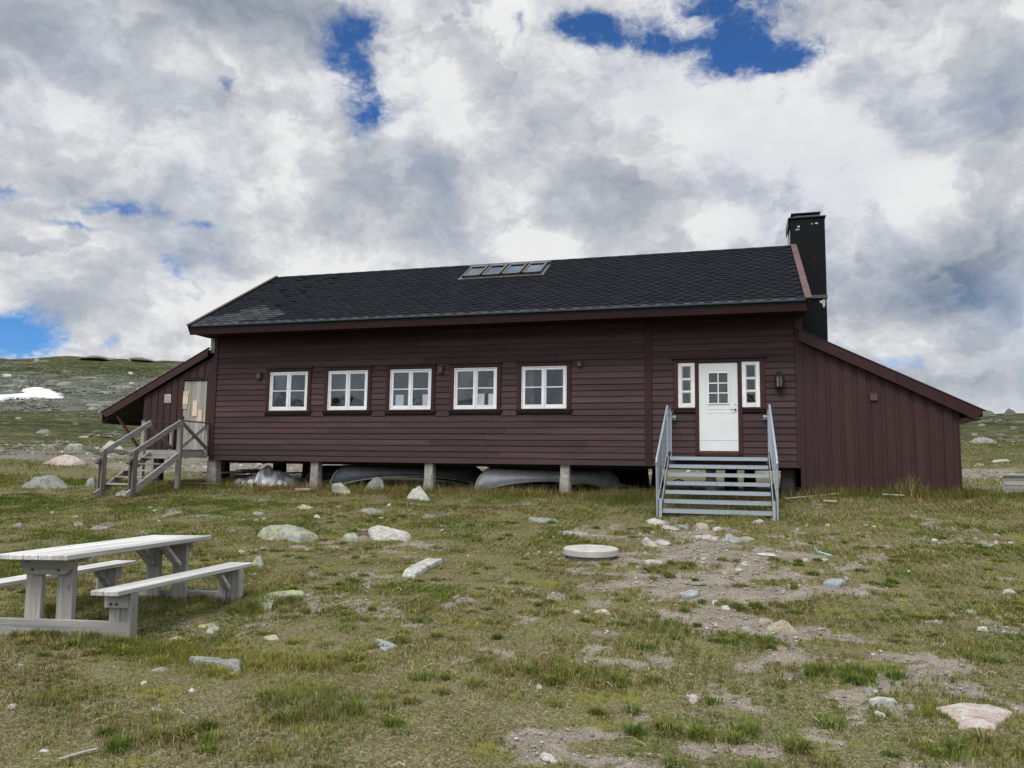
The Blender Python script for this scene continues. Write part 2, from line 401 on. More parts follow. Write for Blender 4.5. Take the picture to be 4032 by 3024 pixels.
# ------------------------------------------------------------------ mesh helper
class MB:
    """collects boxes, bars and polygons into ONE mesh"""
    def __init__(s):
        s.v = []; s.f = []; s.tone = []; s.extra = {}; s.parts = []
    def add(s, verts, faces, tone=None):
        b = len(s.v); s.parts.append((len(verts), len(faces)))
        s.v += [tuple(p) for p in verts]
        s.f += [tuple(b + i for i in f) for f in faces]
        t = random.random() if tone is None else tone
        s.tone += [t] * len(faces)
        return s
    def box(s, x0, x1, y0, y1, z0, z1, tone=None, mt=None):
        vs = [(x, y, z) for x in (x0, x1) for y in (y0, y1) for z in (z0, z1)]
        if mt is not None: vs = [tuple(mt @ Vector(p)) for p in vs]
        return s.add(vs, [(0, 1, 3, 2), (4, 6, 7, 5), (0, 4, 5, 1), (2, 3, 7, 6), (0, 2, 6, 4), (1, 5, 7, 3)], tone)
    def bar(s, a, b, w, h, up=(0, 0, 1), tone=None):
        """square bar from a to b; w across, h along 'up'"""
        a = Vector(a); b = Vector(b); d = (b - a).normalized()
        side = d.cross(Vector(up)).normalized(); u = side.cross(d).normalized()
        vs = []
        for p in (a, b):
            for i, j in ((-1, -1), (1, -1), (1, 1), (-1, 1)):
                vs.append(p + side * (w / 2 * i) + u * (h / 2 * j))
        return s.add(vs, [(3, 2, 1, 0), (4, 5, 6, 7), (0, 1, 5, 4), (1, 2, 6, 5), (2, 3, 7, 6), (3, 0, 4, 7)], tone)
    def tube(s, pts, r, n=8, tone=None, cap=True):
        pts = [Vector(p) for p in pts]
        rs = r if hasattr(r, '__len__') else [r] * len(pts)
        vs = []; fs = []
        prev = None
        for i, p in enumerate(pts):
            d = (pts[min(i + 1, len(pts) - 1)] - pts[max(i - 1, 0)]).normalized()
            ref = Vector((0, 0, 1)) if abs(d.z) < .95 else Vector((1, 0, 0))
            sd_ = d.cross(ref).normalized()
            if prev is not None and sd_.dot(prev) < 0: sd_ = -sd_
            prev = sd_
            u = sd_.cross(d)
            for k in range(n):
                a = 2 * math.pi * k / n
                vs.append(p + sd_ * (math.cos(a) * rs[i]) + u * (math.sin(a) * rs[i]))
        for i in range(len(pts) - 1):
            for k in range(n):
                a = i * n + k; b = i * n + (k + 1) % n
                fs.append((a, b, b + n, a + n))
        if cap:
            fs.append(tuple(range(n - 1, -1, -1))); fs.append(tuple((len(pts) - 1) * n + k for k in range(n)))
        return s.add(vs, fs, tone)
    def prism(s, poly, y0, y1, tone=None):
        """polygon in x,z extruded along y"""
        n = len(poly)
        vs = [(x, y0, z) for x, z in poly] + [(x, y1, z) for x, z in poly]
        fs = [tuple(range(n)), tuple(range(2 * n - 1, n - 1, -1))]
        for i in range(n):
            j = (i + 1) % n
            fs.append((i, i + n, j + n, j))
        return s.add(vs, fs, tone)
    def lathe(s, prof, n=32, c=(0, 0, 0), tone=None):
        vs = []; fs = []
        for r, z in prof:
            for k in range(n):
                a = 2 * math.pi * k / n
                vs.append((c[0] + r * math.cos(a), c[1] + r * math.sin(a), c[2] + z))
        for i in range(len(prof) - 1):
            for k in range(n):
                a = i * n + k; b = i * n + (k + 1) % n
                fs.append((a, b, b + n, a + n))
        return s.add(vs, fs, tone)
OFF = {}
def build(name, mb, material, parent=None, bevel=0, smooth=False, loc=None):
    """one mesh object; coordinates are the parent's when there is one"""
    me = bpy.data.meshes.new(name)
    off = Vector(OFF.get(parent.name, (0, 0, 0))) if parent else Vector(loc or (0, 0, 0))
    me.from_pydata([tuple(Vector(p) - off) for p in mb.v], [], mb.f)
    a = me.attributes.new('tone', 'FLOAT', 'FACE')
    a.data.foreach_set('value', mb.tone)
    for k, vals in mb.extra.items():
        e = me.attributes.new(k, 'FLOAT', 'FACE'); e.data.foreach_set('value', vals)
    bm = bmesh.new(); bm.from_mesh(me)
    bmesh.ops.recalc_face_normals(bm, faces=bm.faces)
    bm.to_mesh(me); bm.free()
    if smooth:
        me.polygons.foreach_set('use_smooth', [True] * len(me.polygons))
    me.materials.append(material)
    o = bpy.data.objects.new(name, me)
    C.objects.link(o)
    if parent:
        o.parent = parent
        OFF[o.name] = tuple(off)
    elif loc:
        o.location = loc
        OFF[o.name] = tuple(off)
    if bevel:
        md = o.modifiers.new('bevel', 'BEVEL'); md.width = bevel; md.segments = 1; md.limit_method = 'ANGLE'
    return o
def build_each(name, mb, material, parent, bevel=0, smooth=False, per=1):
    """every piece of the collection becomes a part of its own"""
    fi = 0; vi = 0; r = None
    for k, (nv, nf) in enumerate(mb.parts):
        m1 = MB(); m1.v = mb.v[vi:vi + nv]; m1.f = [tuple(i - vi for i in f) for f in mb.f[fi:fi + nf]]; m1.tone = mb.tone[fi:fi + nf]; m1.extra = {}
        vi += nv; fi += nf
        r = build(name, m1, material, parent, bevel, smooth)
    return r
def tag(o, label=None, cat=None, group=None, kind=None):
    if label and not kind: kind = 'thing'
    if label: o['label'] = label
    if cat: o['category'] = cat
    if group: o['group'] = group
    if kind: o['kind'] = kind
    return o
def thing(name, label, cat, loc=(0, 0, 0), rz=0, group=None, local=False):
    o = bpy.data.objects.new(name, None)
    C.objects.link(o)
    o.empty_display_size = .2
    o.location = loc; o.rotation_euler = (0, 0, rz)
    OFF[o.name] = (0, 0, 0) if local else tuple(loc)
    return tag(o, label, cat, group)

# ------------------------------------------------------------------ ground heights
def _hash(ix,iy,s):
    h=(ix.astype(np.int64)*374761393+iy.astype(np.int64)*668265263+s*974711)&0x7fffffff
    h=((h^(h>>13))*1274126177)&0x7fffffff
    return ((h^(h>>16))&0xffff)/65535.0
def vnoise(x,y,s=0):
    x=np.asarray(x,float);y=np.asarray(y,float)
    ix=np.floor(x);iy=np.floor(y);fx=x-ix;fy=y-iy
    fx=fx*fx*(3-2*fx);fy=fy*fy*(3-2*fy)
    a=_hash(ix,iy,s);b=_hash(ix+1,iy,s);c=_hash(ix,iy+1,s);d=_hash(ix+1,iy+1,s)
    return (a*(1-fx)+b*fx)*(1-fy)+(c*(1-fx)+d*fx)*fy-.5
def fbm(x,y,s=0,o=4,g=.5):
    v=0;a=1.
    for i in range(o):
        v=v+a*vnoise(x*2**i+i*17.3,y*2**i-i*9.1,s+i);a*=g
    return v
def sstep(a,b,x):
    t=np.clip((x-a)/(b-a),0,1);return t*t*(3-2*t)
_py=[-800,-60,-18,-12.5,-9,-6.4,-4.5,-3,-1,0,2,5,8,11,20,40]
_pz=[-6,-.6,-.03,0,.13,.32,.53,.73,.93,.975,1.0,1.08,1.16,1.24,1.45,1.75]
_d=[0,22,37,60,90,120,160,200,230,262,320,600]
_eL=[0,-.9,.3,1.4,2.5,3.5,5.0,6.0,6.35,6.2,4.9,1.5]
_eR=[0,-.2,1.5,2.5,3.3,3.75,3.4,2.6,2,1.6,1.0,.5]
def gz(x,y):
    """height of the ground at world x, y"""
    x=np.asarray(x,float);y=np.asarray(y,float)
    near=np.interp(y,_py,_pz)
    near=near+.17*sstep(.9,1.8,x)*sstep(-1.4,-.1,y)*sstep(9,3,y)
    near=near+.055*np.clip(x-3.5,0,8)*sstep(-2,6,y)*1.1
    d=np.hypot(x,y+18);az=np.degrees(np.arctan2(x,y+18))
    w=sstep(-38,-22,az)
    e=np.interp(d,_d,_eL)*np.interp(az,[-52,-41],[.955,1.06])*(1-w)+np.interp(d,_d,_eR)*w
    far=1.6+d*np.tan(np.radians(e))
    t=sstep(24,44,d)*sstep(-1,5,y+18-np.abs(x)*.12)
    # rise behind the viewer
    hb=np.interp(d,[0,120,300,520,700,900],[0,1,12,48,68,40])*(.75+.5*fbm(az/14.,az*0,7,3))
    tb=sstep(60,200,d)*sstep(5,-40,y+18)
    z=near*(1-t)+far*t
    z=z*(1-tb)+(hb-2)*tb
    z=z+fbm(x/3.1,y/3.1,3,3)*.07*sstep(-2,-6,y)*(1-sstep(18,40,d))+fbm(x*1.3,y*1.3,5,3)*.035*(1-sstep(20,60,d))
    far2=sstep(40,120,d)
    z=z+far2*(fbm(x/24.,y/24.,11,4)*1.5+fbm(x/5.,y/5.,12,3)*.55)*(d/200.)
    return z

def gzf(x, y):
    return float(gz(np.array([float(x)]), np.array([float(y)]))[0])

def blob(x, y, cx, cy, rx, ry, rot=0.):
    c, s_ = math.cos(rot), math.sin(rot)
    dx = x - cx; dy = y - cy
    u = (dx * c + dy * s_) / rx; w = (-dx * s_ + dy * c) / ry
    return np.exp(-(u * u + w * w))
def dirtmap(x, y):
    """bare earth and gravel, 0..1"""
    n1 = fbm(x * .9, y * .9, 21, 5, .6); n2 = fbm(x * 3.3, y * 3.3, 22, 5, .65)
    p = np.zeros_like(x) - .42
    for b in ((-.4, -4.4, 1.3, .55, 0, 1.5), (-.3, -6.4, 1.2, .9, .1, .9), (-.6, -8.2, 1.1, 1.4, .2, 1.2), (.1, -9.9, .7, .45, 0, 1.4), (-.2, -5.3, .9, .9, 0, .7),
              (.0, -12.1, .8, .8, .3, .8), (.6, -11.3, .9, .5, .3, .6), (-.5, -13.3, .8, .4, 0, .3), (1.6, -11.0, .9, .8, 0, .4),
              (-2.3, -6.5, 1.0, .35, 0, .6), (-2.0, -4.8, .9, .25, 0, .5), (1.4, -5.6, 1.6, .5, .1, .6), (3.2, -4.2, 1.5, .5, .2, .6),
              (3.1, -2.8, 1.2, .4, 0, .5), (-6.8, -6.7, .8, .25, .2, .2), (-10.8, -6.3, 1.6, .5, .2, .65), (-12.2, -7.2, 1.8, .5, .2, .4), (-1.5, -9.3, .8, .6, 0, .5),
              (.8, -8.3, 1.2, .5, 0, .45), (-1.6, -11.2, .8, .5, 0, .35), (-5.3, -4.9, .8, .25, 0, .3), (-4.6, -13.2, .9, .4, 0, .25), (1.8, -9.0, .6, .3, 0, .3)):
        p = p + b[5] * blob(x, y, b[0], b[1], b[2], b[3], b[4])
    p = p * .74 - .03 + .95 * n1 + 1.0 * n2
    near = sstep(-.02, .50, p) * .92 * sstep(45, 18, np.hypot(x, y + 18))
    # gravel road behind the hut
    yr = y - (13 + .22 * np.clip(-x - 8, 0, 60) * -.25 - .35 * np.clip(x, 0, 20) * .9) - fbm(x / 6., y * 0 + 3, 31, 3) * 2.5
    w = 3.0 + np.clip(-x - 6, 0, 14) * .25 + fbm(x / 4., y / 4., 33, 4) * 2.5
    road = sstep(1.15, .75, np.abs(yr) / w) * sstep(-.35, .05, fbm(x / 2.3, y / 1.3, 35, 4))
    under = sstep(.4, 1.2, y) * sstep(6.6, 5.8, y) * sstep(-15, -13.8, x) * sstep(5, 4, x)
    return np.clip(np.maximum(np.maximum(near, road * .97), under * .85), 0, 1)
def scree(x, y):
    d = np.hypot(x, y + 18); az_ = np.degrees(np.arctan2(x, y + 18))
    n1 = fbm(x / 22., y / 22., 41, 5, .6); n2 = fbm(x / 5., y / 5., 42, 4, .6)
    s = sstep(88, 108, d + n1 * 22) * sstep(200, 160, d + n1 * 30) * sstep(-30, -38, az_)
    s = s * (.55 + .6 * sstep(-.1, .25, n1 * .6 + n2 * .5 + .1))
    b = sstep(.18, .40, n1 * .8 + n2 * .65) * sstep(30, 50, d)
    return np.clip(np.maximum(s, b * .85), 0, 1)

def axis(lo, hi, f0, f1, fine, g, cap):
    a = list(np.arange(f0, f1, fine))
    st = fine; p = a[-1]
    while p < hi:
        st = min(st * g, cap(p)); p += st; a.append(p)
    st = fine; p = a[0]; b = []
    while p > lo:
        st = min(st * g, cap(p)); p -= st; b.append(p)
    return np.array(b[::-1] + a)
gx = axis(-420, 420, -13, 4.5, .06, 1.045, lambda p: 1.6 if abs(p) < 230 else 8)
gy = axis(-760, 420, -14.6, -.5, .06, 1.045, lambda p: 1.6 if 0 < p < 230 else 12)
GX, GY = np.meshgrid(gx, gy)
GZ = gz(GX, GY)
D_ = dirtmap(GX, GY); S_ = scree(GX, GY)
micro = sstep(45, 25, np.hypot(GX, GY + 18))
GZ = GZ + micro * (fbm(GX * 6, GY * 6, 51, 3) * .012 * (1 - D_) - D_ * .018 + D_ * fbm(GX * 9, GY * 9, 52, 2) * .008)
GZ = GZ + S_ * sstep(40, 90, np.hypot(GX, GY + 18)) * fbm(GX / 2.2, GY / 2.2, 53, 3) * .5
nx, ny = len(gx), len(gy)
me = bpy.data.meshes.new('ground')
me.vertices.add(nx * ny)
co = np.stack([GX, GY, GZ], -1).astype(np.float32).ravel()
me.vertices.foreach_set('co', co)
ii = np.arange((nx - 1) * (ny - 1)); r_ = ii // (nx - 1); c_ = ii % (nx - 1); v0 = r_ * nx + c_
quads = np.stack([v0, v0 + 1, v0 + 1 + nx, v0 + nx], -1).astype(np.int32)
me.loops.add(quads.size); me.loops.foreach_set('vertex_index', quads.ravel())
me.polygons.add(len(quads)); me.polygons.foreach_set('loop_start', np.arange(0, quads.size, 4, dtype=np.int32))
me.polygons.foreach_set('use_smooth', np.ones(len(quads), bool))
me.update()
for nm, arr in (('dirt', D_), ('scree', S_)):
    a = me.attributes.new(nm, 'FLOAT', 'POINT'); a.data.foreach_set('value', arr.astype(np.float32).ravel())
ground = bpy.data.objects.new('ground', me); C.objects.link(ground); tag(ground, kind='structure')

m, n = mat('alpine_turf_and_gravel')
pos = n.n('ShaderNodeNewGeometry').outputs['Position']
camd = n.v('LENGTH', n.v('SUBTRACT', pos, (0., -18., 0.)))
dirt = n.attr('dirt'); scr = n.attr('scree')
nA = n.noise(pos, .55, 5, .6); nB = n.noise(pos, 3.2, 6, .65); nC = n.noise(pos, 26, 4, .7); nD = n.noise(pos, 95, 2, .7)
far = n.smooth(24, 50, camd)
turf = n.ramp(nA, [(.32, (.115, .095, .045)), (.46, (.100, .108, .030)), (.58, (.120, .130, .034)), (.70, (.140, .112, .052))])
turf = n.mix(n.smooth(.35, .68, nB), turf, (.145, .115, .068))
nE = n.noise(pos, 55, 3, .75)
turf = n.mix(n.m('MULTIPLY', n.smooth(.48, .66, nC), .75), turf, (.25, .22, .14))
turf = n.mix(n.m('MULTIPLY', n.smooth(.54, .64, nE), .8), turf, (.33, .29, .19))
turf = n.mix(n.m('MULTIPLY', n.smooth(.47, .38, nE), .8), turf, (.030, .034, .012))
turf = n.mix(n.m('MULTIPLY', n.smooth(.52, .35, nD), .7), turf, (.04, .04, .02))
mo = n.noise(n.v('ADD', pos, (7.3, 1.1, 0)), 1.5, 5, .65)
turf = n.mix(n.m('MULTIPLY', n.smooth(.56, .66, mo), .75), turf, (.145, .150, .022))
turf = n.mix(n.m('MULTIPLY', n.smooth(.60, .70, n.noise(n.v('ADD', pos, (1.3, 9.1, 0)), 2.6, 4, .65)), .6), turf, (.085, .052, .030))
soil = n.ramp(nB, [(.3, (.105, .082, .058)), (.5, (.185, .155, .118)), (.7, (.27, .238, .190))])
soil = n.mix(n.m('MULTIPLY', n.smooth(.5, .68, nD), .8), soil, (.36, .335, .30))
soil = n.mix(n.m('MULTIPLY', n.smooth(.5, .34, nD), .6), soil, (.07, .058, .048))
vg = n.voro(pos, 42, out='Color'); vgd = n.voro(pos, 42)
sv = n.n('ShaderNodeSeparateColor'); n.put(sv.inputs[0], vg)
peb = n.m('MULTIPLY', n.smooth(.62, .72, sv.outputs[0]), n.smooth(.42, .30, vgd))
soil = n.mix(n.m('MULTIPLY', peb, .45), soil, n.mix(sv.outputs[1], (.30, .28, .26), (.52, .50, .47)))
nearc = n.mix(n.smooth(.25, .70, n.m('ADD', dirt, n.m('MULTIPLY', n.m('SUBTRACT', nC, .5), .9))), turf, soil)
# far heath
hA = n.noise(n.scale(pos, 1, 1, 2.0), .075, 6, .62); hB = n.noise(pos, .42, 5, .65); hC = n.noise(pos, 1.9, 3, .7)
heath = n.ramp(n.m('ADD', n.m('MULTIPLY', hA, .45), n.m('MULTIPLY', hB, .55)), [(.38, (.017, .023, .007)), (.46, (.036, .044, .012)), (.55, (.068, .072, .022)), (.66, (.110, .102, .045))])
heath = n.mix(n.m('MULTIPLY', n.smooth(.52, .40, hC), .85), heath, (.014, .018, .007))
heath = n.mix(n.m('MULTIPLY', n.smooth(.54, .66, n.m('ADD', n.m('MULTIPLY', hC, .6), n.m('MULTIPLY', hB, .4))), .75), heath, (.20, .185, .14))
st = n.voro(pos, .55, out='Color'); sc2 = n.n('ShaderNodeSeparateColor'); n.put(sc2.inputs[0], st); std = n.voro(pos, .55)
rockc = n.ramp(sc2.outputs[0], [(0., (.058, .063, .048)), (.5, (.108, .115, .090)), (.85, (.165, .17, .140)), (1, (.27, .27, .24))])
rockc = n.mix(n.smooth(.5, .9, std), rockc, (.04, .042, .034))
rockc = n.mix(n.m('MULTIPLY', hC, .6), rockc, (.10, .105, .08))
roadc = n.ramp(n.m('ADD', n.m('MULTIPLY', hC, .5), n.m('MULTIPLY', hB, .5)), [(.38, (.060, .058, .036)), (.5, (.120, .110, .092)), (.66, (.22, .205, .182))])
farc = n.mix(n.smooth(.35, .65, n.m('ADD', scr, n.m('MULTIPLY', n.m('SUBTRACT', hC, .5), .7))), heath, rockc)
farc = n.mix(n.smooth(.3, .7, dirt), farc, roadc)
# old snowfields on the mountain behind the viewer
sy = n.n('ShaderNodeSeparateXYZ'); n.put(sy.inputs[0], pos)
snowm = n.m('MULTIPLY', n.smooth(.47, .53, n.noise(pos, .010, 4, .5)), n.m('MULTIPLY', n.smooth(-180, -260, sy.outputs[1]), n.smooth(22, 36, sy.outputs[2])))
farc = n.mix(snowm, farc, (.75, .77, .80))
c = n.mix(far, nearc, farc)
hb = n.m('ADD', n.m('MULTIPLY', nC, .6), n.m('MULTIPLY', nD, .5))
bn = n.n('ShaderNodeBump'); n.put(bn.inputs['Height'], hb); bn.inputs['Strength'].default_value = .7; bn.inputs['Distance'].default_value = .02
bf = n.n('ShaderNodeBump'); n.put(bf.inputs['Height'], n.m('ADD', n.m('MULTIPLY', hB, 1.0), n.m('MULTIPLY', hC, .35))); bf.inputs['Strength'].default_value = .6
n.put(bf.inputs['Distance'], n.m('MULTIPLY', far, .9)); n.put(bf.inputs['Normal'], bn.outputs[0])
setb(n, color=c, rough=.95, spec=.12, normal=bf.outputs[0])
me.materials.append(m)

# ================================================================== the hut
hut = thing('hut', 'long low maroon boarded mountain hut on stilts with black shingle roof', 'hut', (-6.2, 0, 1.1))
XL, XR, ZB, ZT = -13.72, 1.28, 1.68, 5.12
WINX = [(-11.94, -10.81), (-10.21, -9.08), (-8.455, -7.335), (-6.73, -5.62), (-5.0, -3.89)]
OPEN = [(a - .11, b + .11, 2.94, 4.13) for a, b in WINX] + [(-1.40, .58, 2.90, 4.12), (-.928, .088, 1.915, 2.90)]

def lap(mb, x0, x1, z0, z1, y, opens, step=.1455):
    """overlapping horizontal boards with butt joints"""
    z = z0
    while z < z1 - .02:
        zt = min(z + step, z1)
        spans = [(x0, x1)]
        for a, b, c, d in opens:
            if c < zt - .02 and d > z + .02:
                ns = []
                for s0, s1 in spans:
                    if b <= s0 or a >= s1: ns.append((s0, s1)); continue
                    if a > s0: ns.append((s0, a))
                    if b < s1: ns.append((b, s1))
                spans = ns
        for s0, s1 in spans:
            cuts = [s0]; p = s0 + random.uniform(1.5, 4.5)
            while p < s1 - 1.0:
                cuts.append(p); p += random.uniform(3.0, 4.8)
            cuts.append(s1)
            for a, b in zip(cuts[:-1], cuts[1:]):
                g = .0015; w = random.uniform(-.002, .002)
                yb = y - .030 + w; yt = y - .009 + w
                dz = random.uniform(-.003, .003)
                mb.add([(a + g, yb, z + dz), (b - g, yb, z + dz), (b - g, yt, zt), (a + g, yt, zt), (a + g, y, z + dz), (b - g, y, z + dz), (b - g, y, zt), (a + g, y, zt)],
                       [(0, 1, 2, 3), (5, 4, 7, 6), (0, 4, 5, 1), (3, 2, 6, 7), (0, 3, 7, 4), (1, 5, 6, 2)])
        z += step
# front wall: core panel pieces behind the boards, with real openings
mb = MB()
def panel(mb, x0, x1, z0, z1, y0, y1, opens):
    xs = sorted(set([x0, x1] + [a for o in opens for a in o[:2] if x0 < a < x1]))
    for a, b in zip(xs[:-1], xs[1:]):
        zs = [(z0, z1)]
        for o in opens:
            if o[0] <= a + 1e-6 and o[1] >= b - 1e-6:
                nz = []
                for c_, d_ in zs:
                    if o[3] <= c_ or o[2] >= d_: nz.append((c_, d_)); continue
                    if o[2] > c_: nz.append((c_, o[2]))
                    if o[3] < d_: nz.append((o[3], d_))
                zs = nz
        for c_, d_ in zs: mb.box(a, b, y0, y1, c_, d_, tone=.5)
holes_ = [(a + .0, b - .0, 3.0, 4.02) for a, b in WINX] + [(-1.30, -.93, 3.0, 4.02), (-.84, 0, 2.0, 4.01), (.09, .47, 3.0, 4.02)]
lap(mb, XL + .12, -2.05, ZB, ZT, 0.0, OPEN)
lap(mb, -1.89, XR - .06, ZB, ZT, 0.0, OPEN)
wall = build('front_wall', mb, M['maroon_h'], hut)
mb = MB(); panel(mb, XL, XR, ZB + .01, ZT + .1, .002, .12, holes_)
build('wall_core', mb, M['dark'], hut)
mb = MB()
rear = [(-11.3, -10.95, 3.1, 4.02), (-10.3, -9.95, 3.1, 4.02), (-8.5, -8.05, 3.1, 4.02), (-7.95, -7.6, 3.1, 4.02)]
panel(mb, XL, XR, ZB + .01, ZT + .1, 6.38, 6.5, rear)
build('rear_wall', mb, M['maroon_h'], hut)
mb = MB()
for x0, x1 in ((XL, XL + .1), (XR - .1, XR)):
    # gable walls with the triangle under the roof
    yz = [(.121, ZB + .01), (6.379, ZB + .01), (6.379, ZT), (3.06, 7.28), (.121, ZT)]
    vs = [(x0, y, z) for y, z in yz] + [(x1, y, z) for y, z in yz]
    mb.add(vs, [(0, 1, 2, 3, 4), (9, 8, 7, 6, 5)] + [(i, (i + 1) % 5, (i + 1) % 5 + 5, i + 5) for i in range(5)], .5)
build_each('gable_wall', mb, M['maroon_h'], hut)
# inside
mb = MB(); mb.box(XL + .11, XR - .11, .13, 6.37, ZB + .22, ZB + .26); mb.box(XL + .11, XR - .11, .13, 6.37, 4.55, 4.6)
for x in (-5.3 + 2.0, -1.9): mb.box(x, x + .1, .13, 6.37, ZB + .27, 4.54)
mb.box(XL + .11, -11.5, 6.30, 6.37, ZB + .27, 4.54); mb.box(-7.5, XR - .11, 6.30, 6.37, ZB + .27, 4.54)
mb.box(-9.9, -8.6, 6.30, 6.37, ZB + .27, 4.54); mb.box(-10.9, -10.4, 6.30, 6.37, ZB + .27, 4.54)
build_each('inner_wall', mb, M['interior'], hut)
# corner boards and the batten between the two halves
mb = MB()
mb.box(XL - .0, XL + .118, -.045, -.001, ZB - .005, 5.05)
mb.box(-2.048, -1.892, -.045, -.001, ZB - .012, ZT)
mb.box(XR - .058, XR + .10, -.045, -.001, ZB - .012, 5.05)
mb.box(XR + .02, XR + .10, .0, .14, ZB - .01, 5.05)
build_each('corner_board', mb, M['maroon_trim'], hut, bevel=.004)
mb = MB(); mb.box(XL - .145, XL - .004, -.02, .10, 4.6, 5.06)
build('corner_board', mb, M['lightpost'], hut, bevel=.004)
# floor structure under the hut
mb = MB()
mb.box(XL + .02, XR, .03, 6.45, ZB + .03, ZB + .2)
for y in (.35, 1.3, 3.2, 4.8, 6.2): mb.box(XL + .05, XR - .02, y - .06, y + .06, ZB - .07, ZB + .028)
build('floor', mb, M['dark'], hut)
# stilts: five pale concrete ones in front, dark ones behind
def pillar(x, y, w, mkey, head=.24):
    g = gzf(x, y) - .06
    mb = MB()
    top = ZB + .02 if y > .2 else ZB - .002
    zj = top - head
    w2 = w * 1.12
    def ring(z, ww, ch):
        h = ww / 2; k = ch
        return [(x - h + k, y - h, z), (x + h - k, y - h, z), (x + h, y - h + k, z), (x + h, y + h - k, z), (x + h - k, y + h, z), (x - h + k, y + h, z), (x - h, y + h - k, z), (x - h, y - h + k, z)]
    rings = [ring(g, w2 * 1.1, .035), ring(zj - .04, w2, .035), ring(zj, w, .004), ring(top, w, .004)]
    vs = [p for r in rings for p in r]
    fs = [tuple(range(7, -1, -1)), tuple(range(24, 32))]
    for i in range(3):
        for k in range(8):
            a = i * 8 + k; b = i * 8 + (k + 1) % 8
            fs.append((a, b, b + 8, a + 8))
    mb.add(vs, fs)
    return build('stilt', mb, M[mkey], hut)
for x in (-10.55, -7.375, -3.935): pillar(x, .14, .215, 'concrete')
pillar(-13.66, .14, .26, 'concrete'); pillar(-.62, .5, .22, 'concrete', .3); pillar(1.02, .3, .26, 'dark_post')
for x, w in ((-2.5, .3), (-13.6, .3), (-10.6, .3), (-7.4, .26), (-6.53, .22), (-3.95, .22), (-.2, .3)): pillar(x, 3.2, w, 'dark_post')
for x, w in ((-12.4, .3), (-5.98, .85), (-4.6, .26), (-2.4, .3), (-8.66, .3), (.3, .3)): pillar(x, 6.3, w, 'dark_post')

# ------------------------------------------------------------------ windows
def window(i, x0, x1):
    z0, z1 = 3.0, 4.02
    xm = (x0 + x1) / 2
    jit = random.uniform(-.004, .004)
    mb = MB()
    # fixed frame
    mb.box(x0, x0 + .030, -.030, .05, z0, z1); mb.box(x1 - .030, x1, -.030, .05, z0, z1)
    mb.box(x0 + .030, x1 - .030, -.030, .05, z1 - .03, z1); mb.box(x0 + .030, x1 - .030, -.034, .05, z0, z0 + .035)
    fr = build('window', mb, M['white'], hut, bevel=.003)
    for a, b in ((x0 + .033, xm - .004), (xm + .004, x1 - .033)):
        mb = MB()
        dy = random.uniform(-.003, .003)
        ya, yb = -.020 + dy, .03 + dy
        s = .056
        mb.box(a, a + s, ya, yb, z0 + .038, z1 - .033); mb.box(b - s, b, ya, yb, z0 + .038, z1 - .033)
        mb.box(a + s, b - s, ya, yb, z0 + .038, z0 + .10); mb.box(a + s, b - s, ya, yb, z1 - .085, z1 - .033)
        mb.box(a + s, b - s, ya + .006, yb, 3.505, 3.53)
        build('casement', mb, M['white'], fr, bevel=.004)
        q1, q2, q3 = (random.uniform(-.007, .007) for _ in range(3))
        pa, pb, za, zb = a + s - .005, b - s + .005, z0 + .095, z1 - .08
        fy = [.010 + q1, .010, .010 + q2, .010 + q3]
        mb = MB(); mb.add([(pa, fy[0], za), (pb, fy[1], za), (pb, fy[2], zb), (pa, fy[3], zb), (pa, fy[0] + .004, za), (pb, fy[1] + .004, za), (pb, fy[2] + .004, zb), (pa, fy[3] + .004, zb)], [(0, 1, 2, 3), (7, 6, 5, 4), (0, 4, 5, 1), (1, 5, 6, 2), (2, 6, 7, 3), (3, 7, 4, 0)])
        build('pane', mb, M['glass'], fr)
    mb = MB(); mb.box(xm - .018, xm + .018, -.034, -.021, z0 + .04, z1 - .035)
    build('meeting_strip', mb, M['white'], fr, bevel=.003)
    # flaking white edge of the old paint round the frame
    mb = MB()
    mb.box(x0 - .105, x0 - .004, -.048, -.002, z0 - .01, z1 + .012); mb.box(x1 + .004, x1 + .105, -.048, -.002, z0 - .01, z1 + .012)
    mb.box(x0 - .105, x1 + .105, -.050, -.002, z1 + .014, z1 + .09)
    mb.box(x0 - .135, x1 + .135, -.085, -.002, z1 + .092, z1 + .118); mb.box(x0 - .12, x1 + .12, -.070, -.002, z1 + .120, z1 + .128)
    build_each('casing', mb, M['maroon_trim'], fr, bevel=.004)
    mb = MB(); mb.box(x0 - .14, x1 + .14, -.095, -.002, z0 - .045, z0 - .012); mb.box(x0 - .11, x1 + .11, -.055, -.002, z0 - .10, z0 - .047)
    build('sill', mb, M['maroon_trim'], fr, bevel=.004)
    return fr
wins = [window(i, a, b) for i, (a, b) in enumerate(WINX)]
# curtain in the right-hand window
mb = MB(); cx0, cx1 = -4.93, -4.70
N_ = 26; vs = []; fs = []
for k in range(N_ + 1):
    t = k / N_
    for z in (3.02, 3.35, 3.7, 4.0):
        sh = (z - 3.02) * -.06 * t
        vs.append((cx0 + (cx1 - cx0) * t + sh, .16 + .018 * math.sin(t * 24) + .006 * math.sin(t * 57 + z), z))
for k in range(N_):
    for j in range(3):
        a = k * 4 + j; fs.append((a, a + 4, a + 5, a + 1))
mb.add(vs, fs)
build('curtain', mb, M['curtain'], wins[4], smooth=True)
mb = MB(); mb.box(-5.6 + .4, -5.15 + .2, .14, .16, 3.0, 4.05)
build('curtain', MB().box(-4.06, -3.98, .15, .17, 3.02, 4.0), M['curtain'], wins[4])

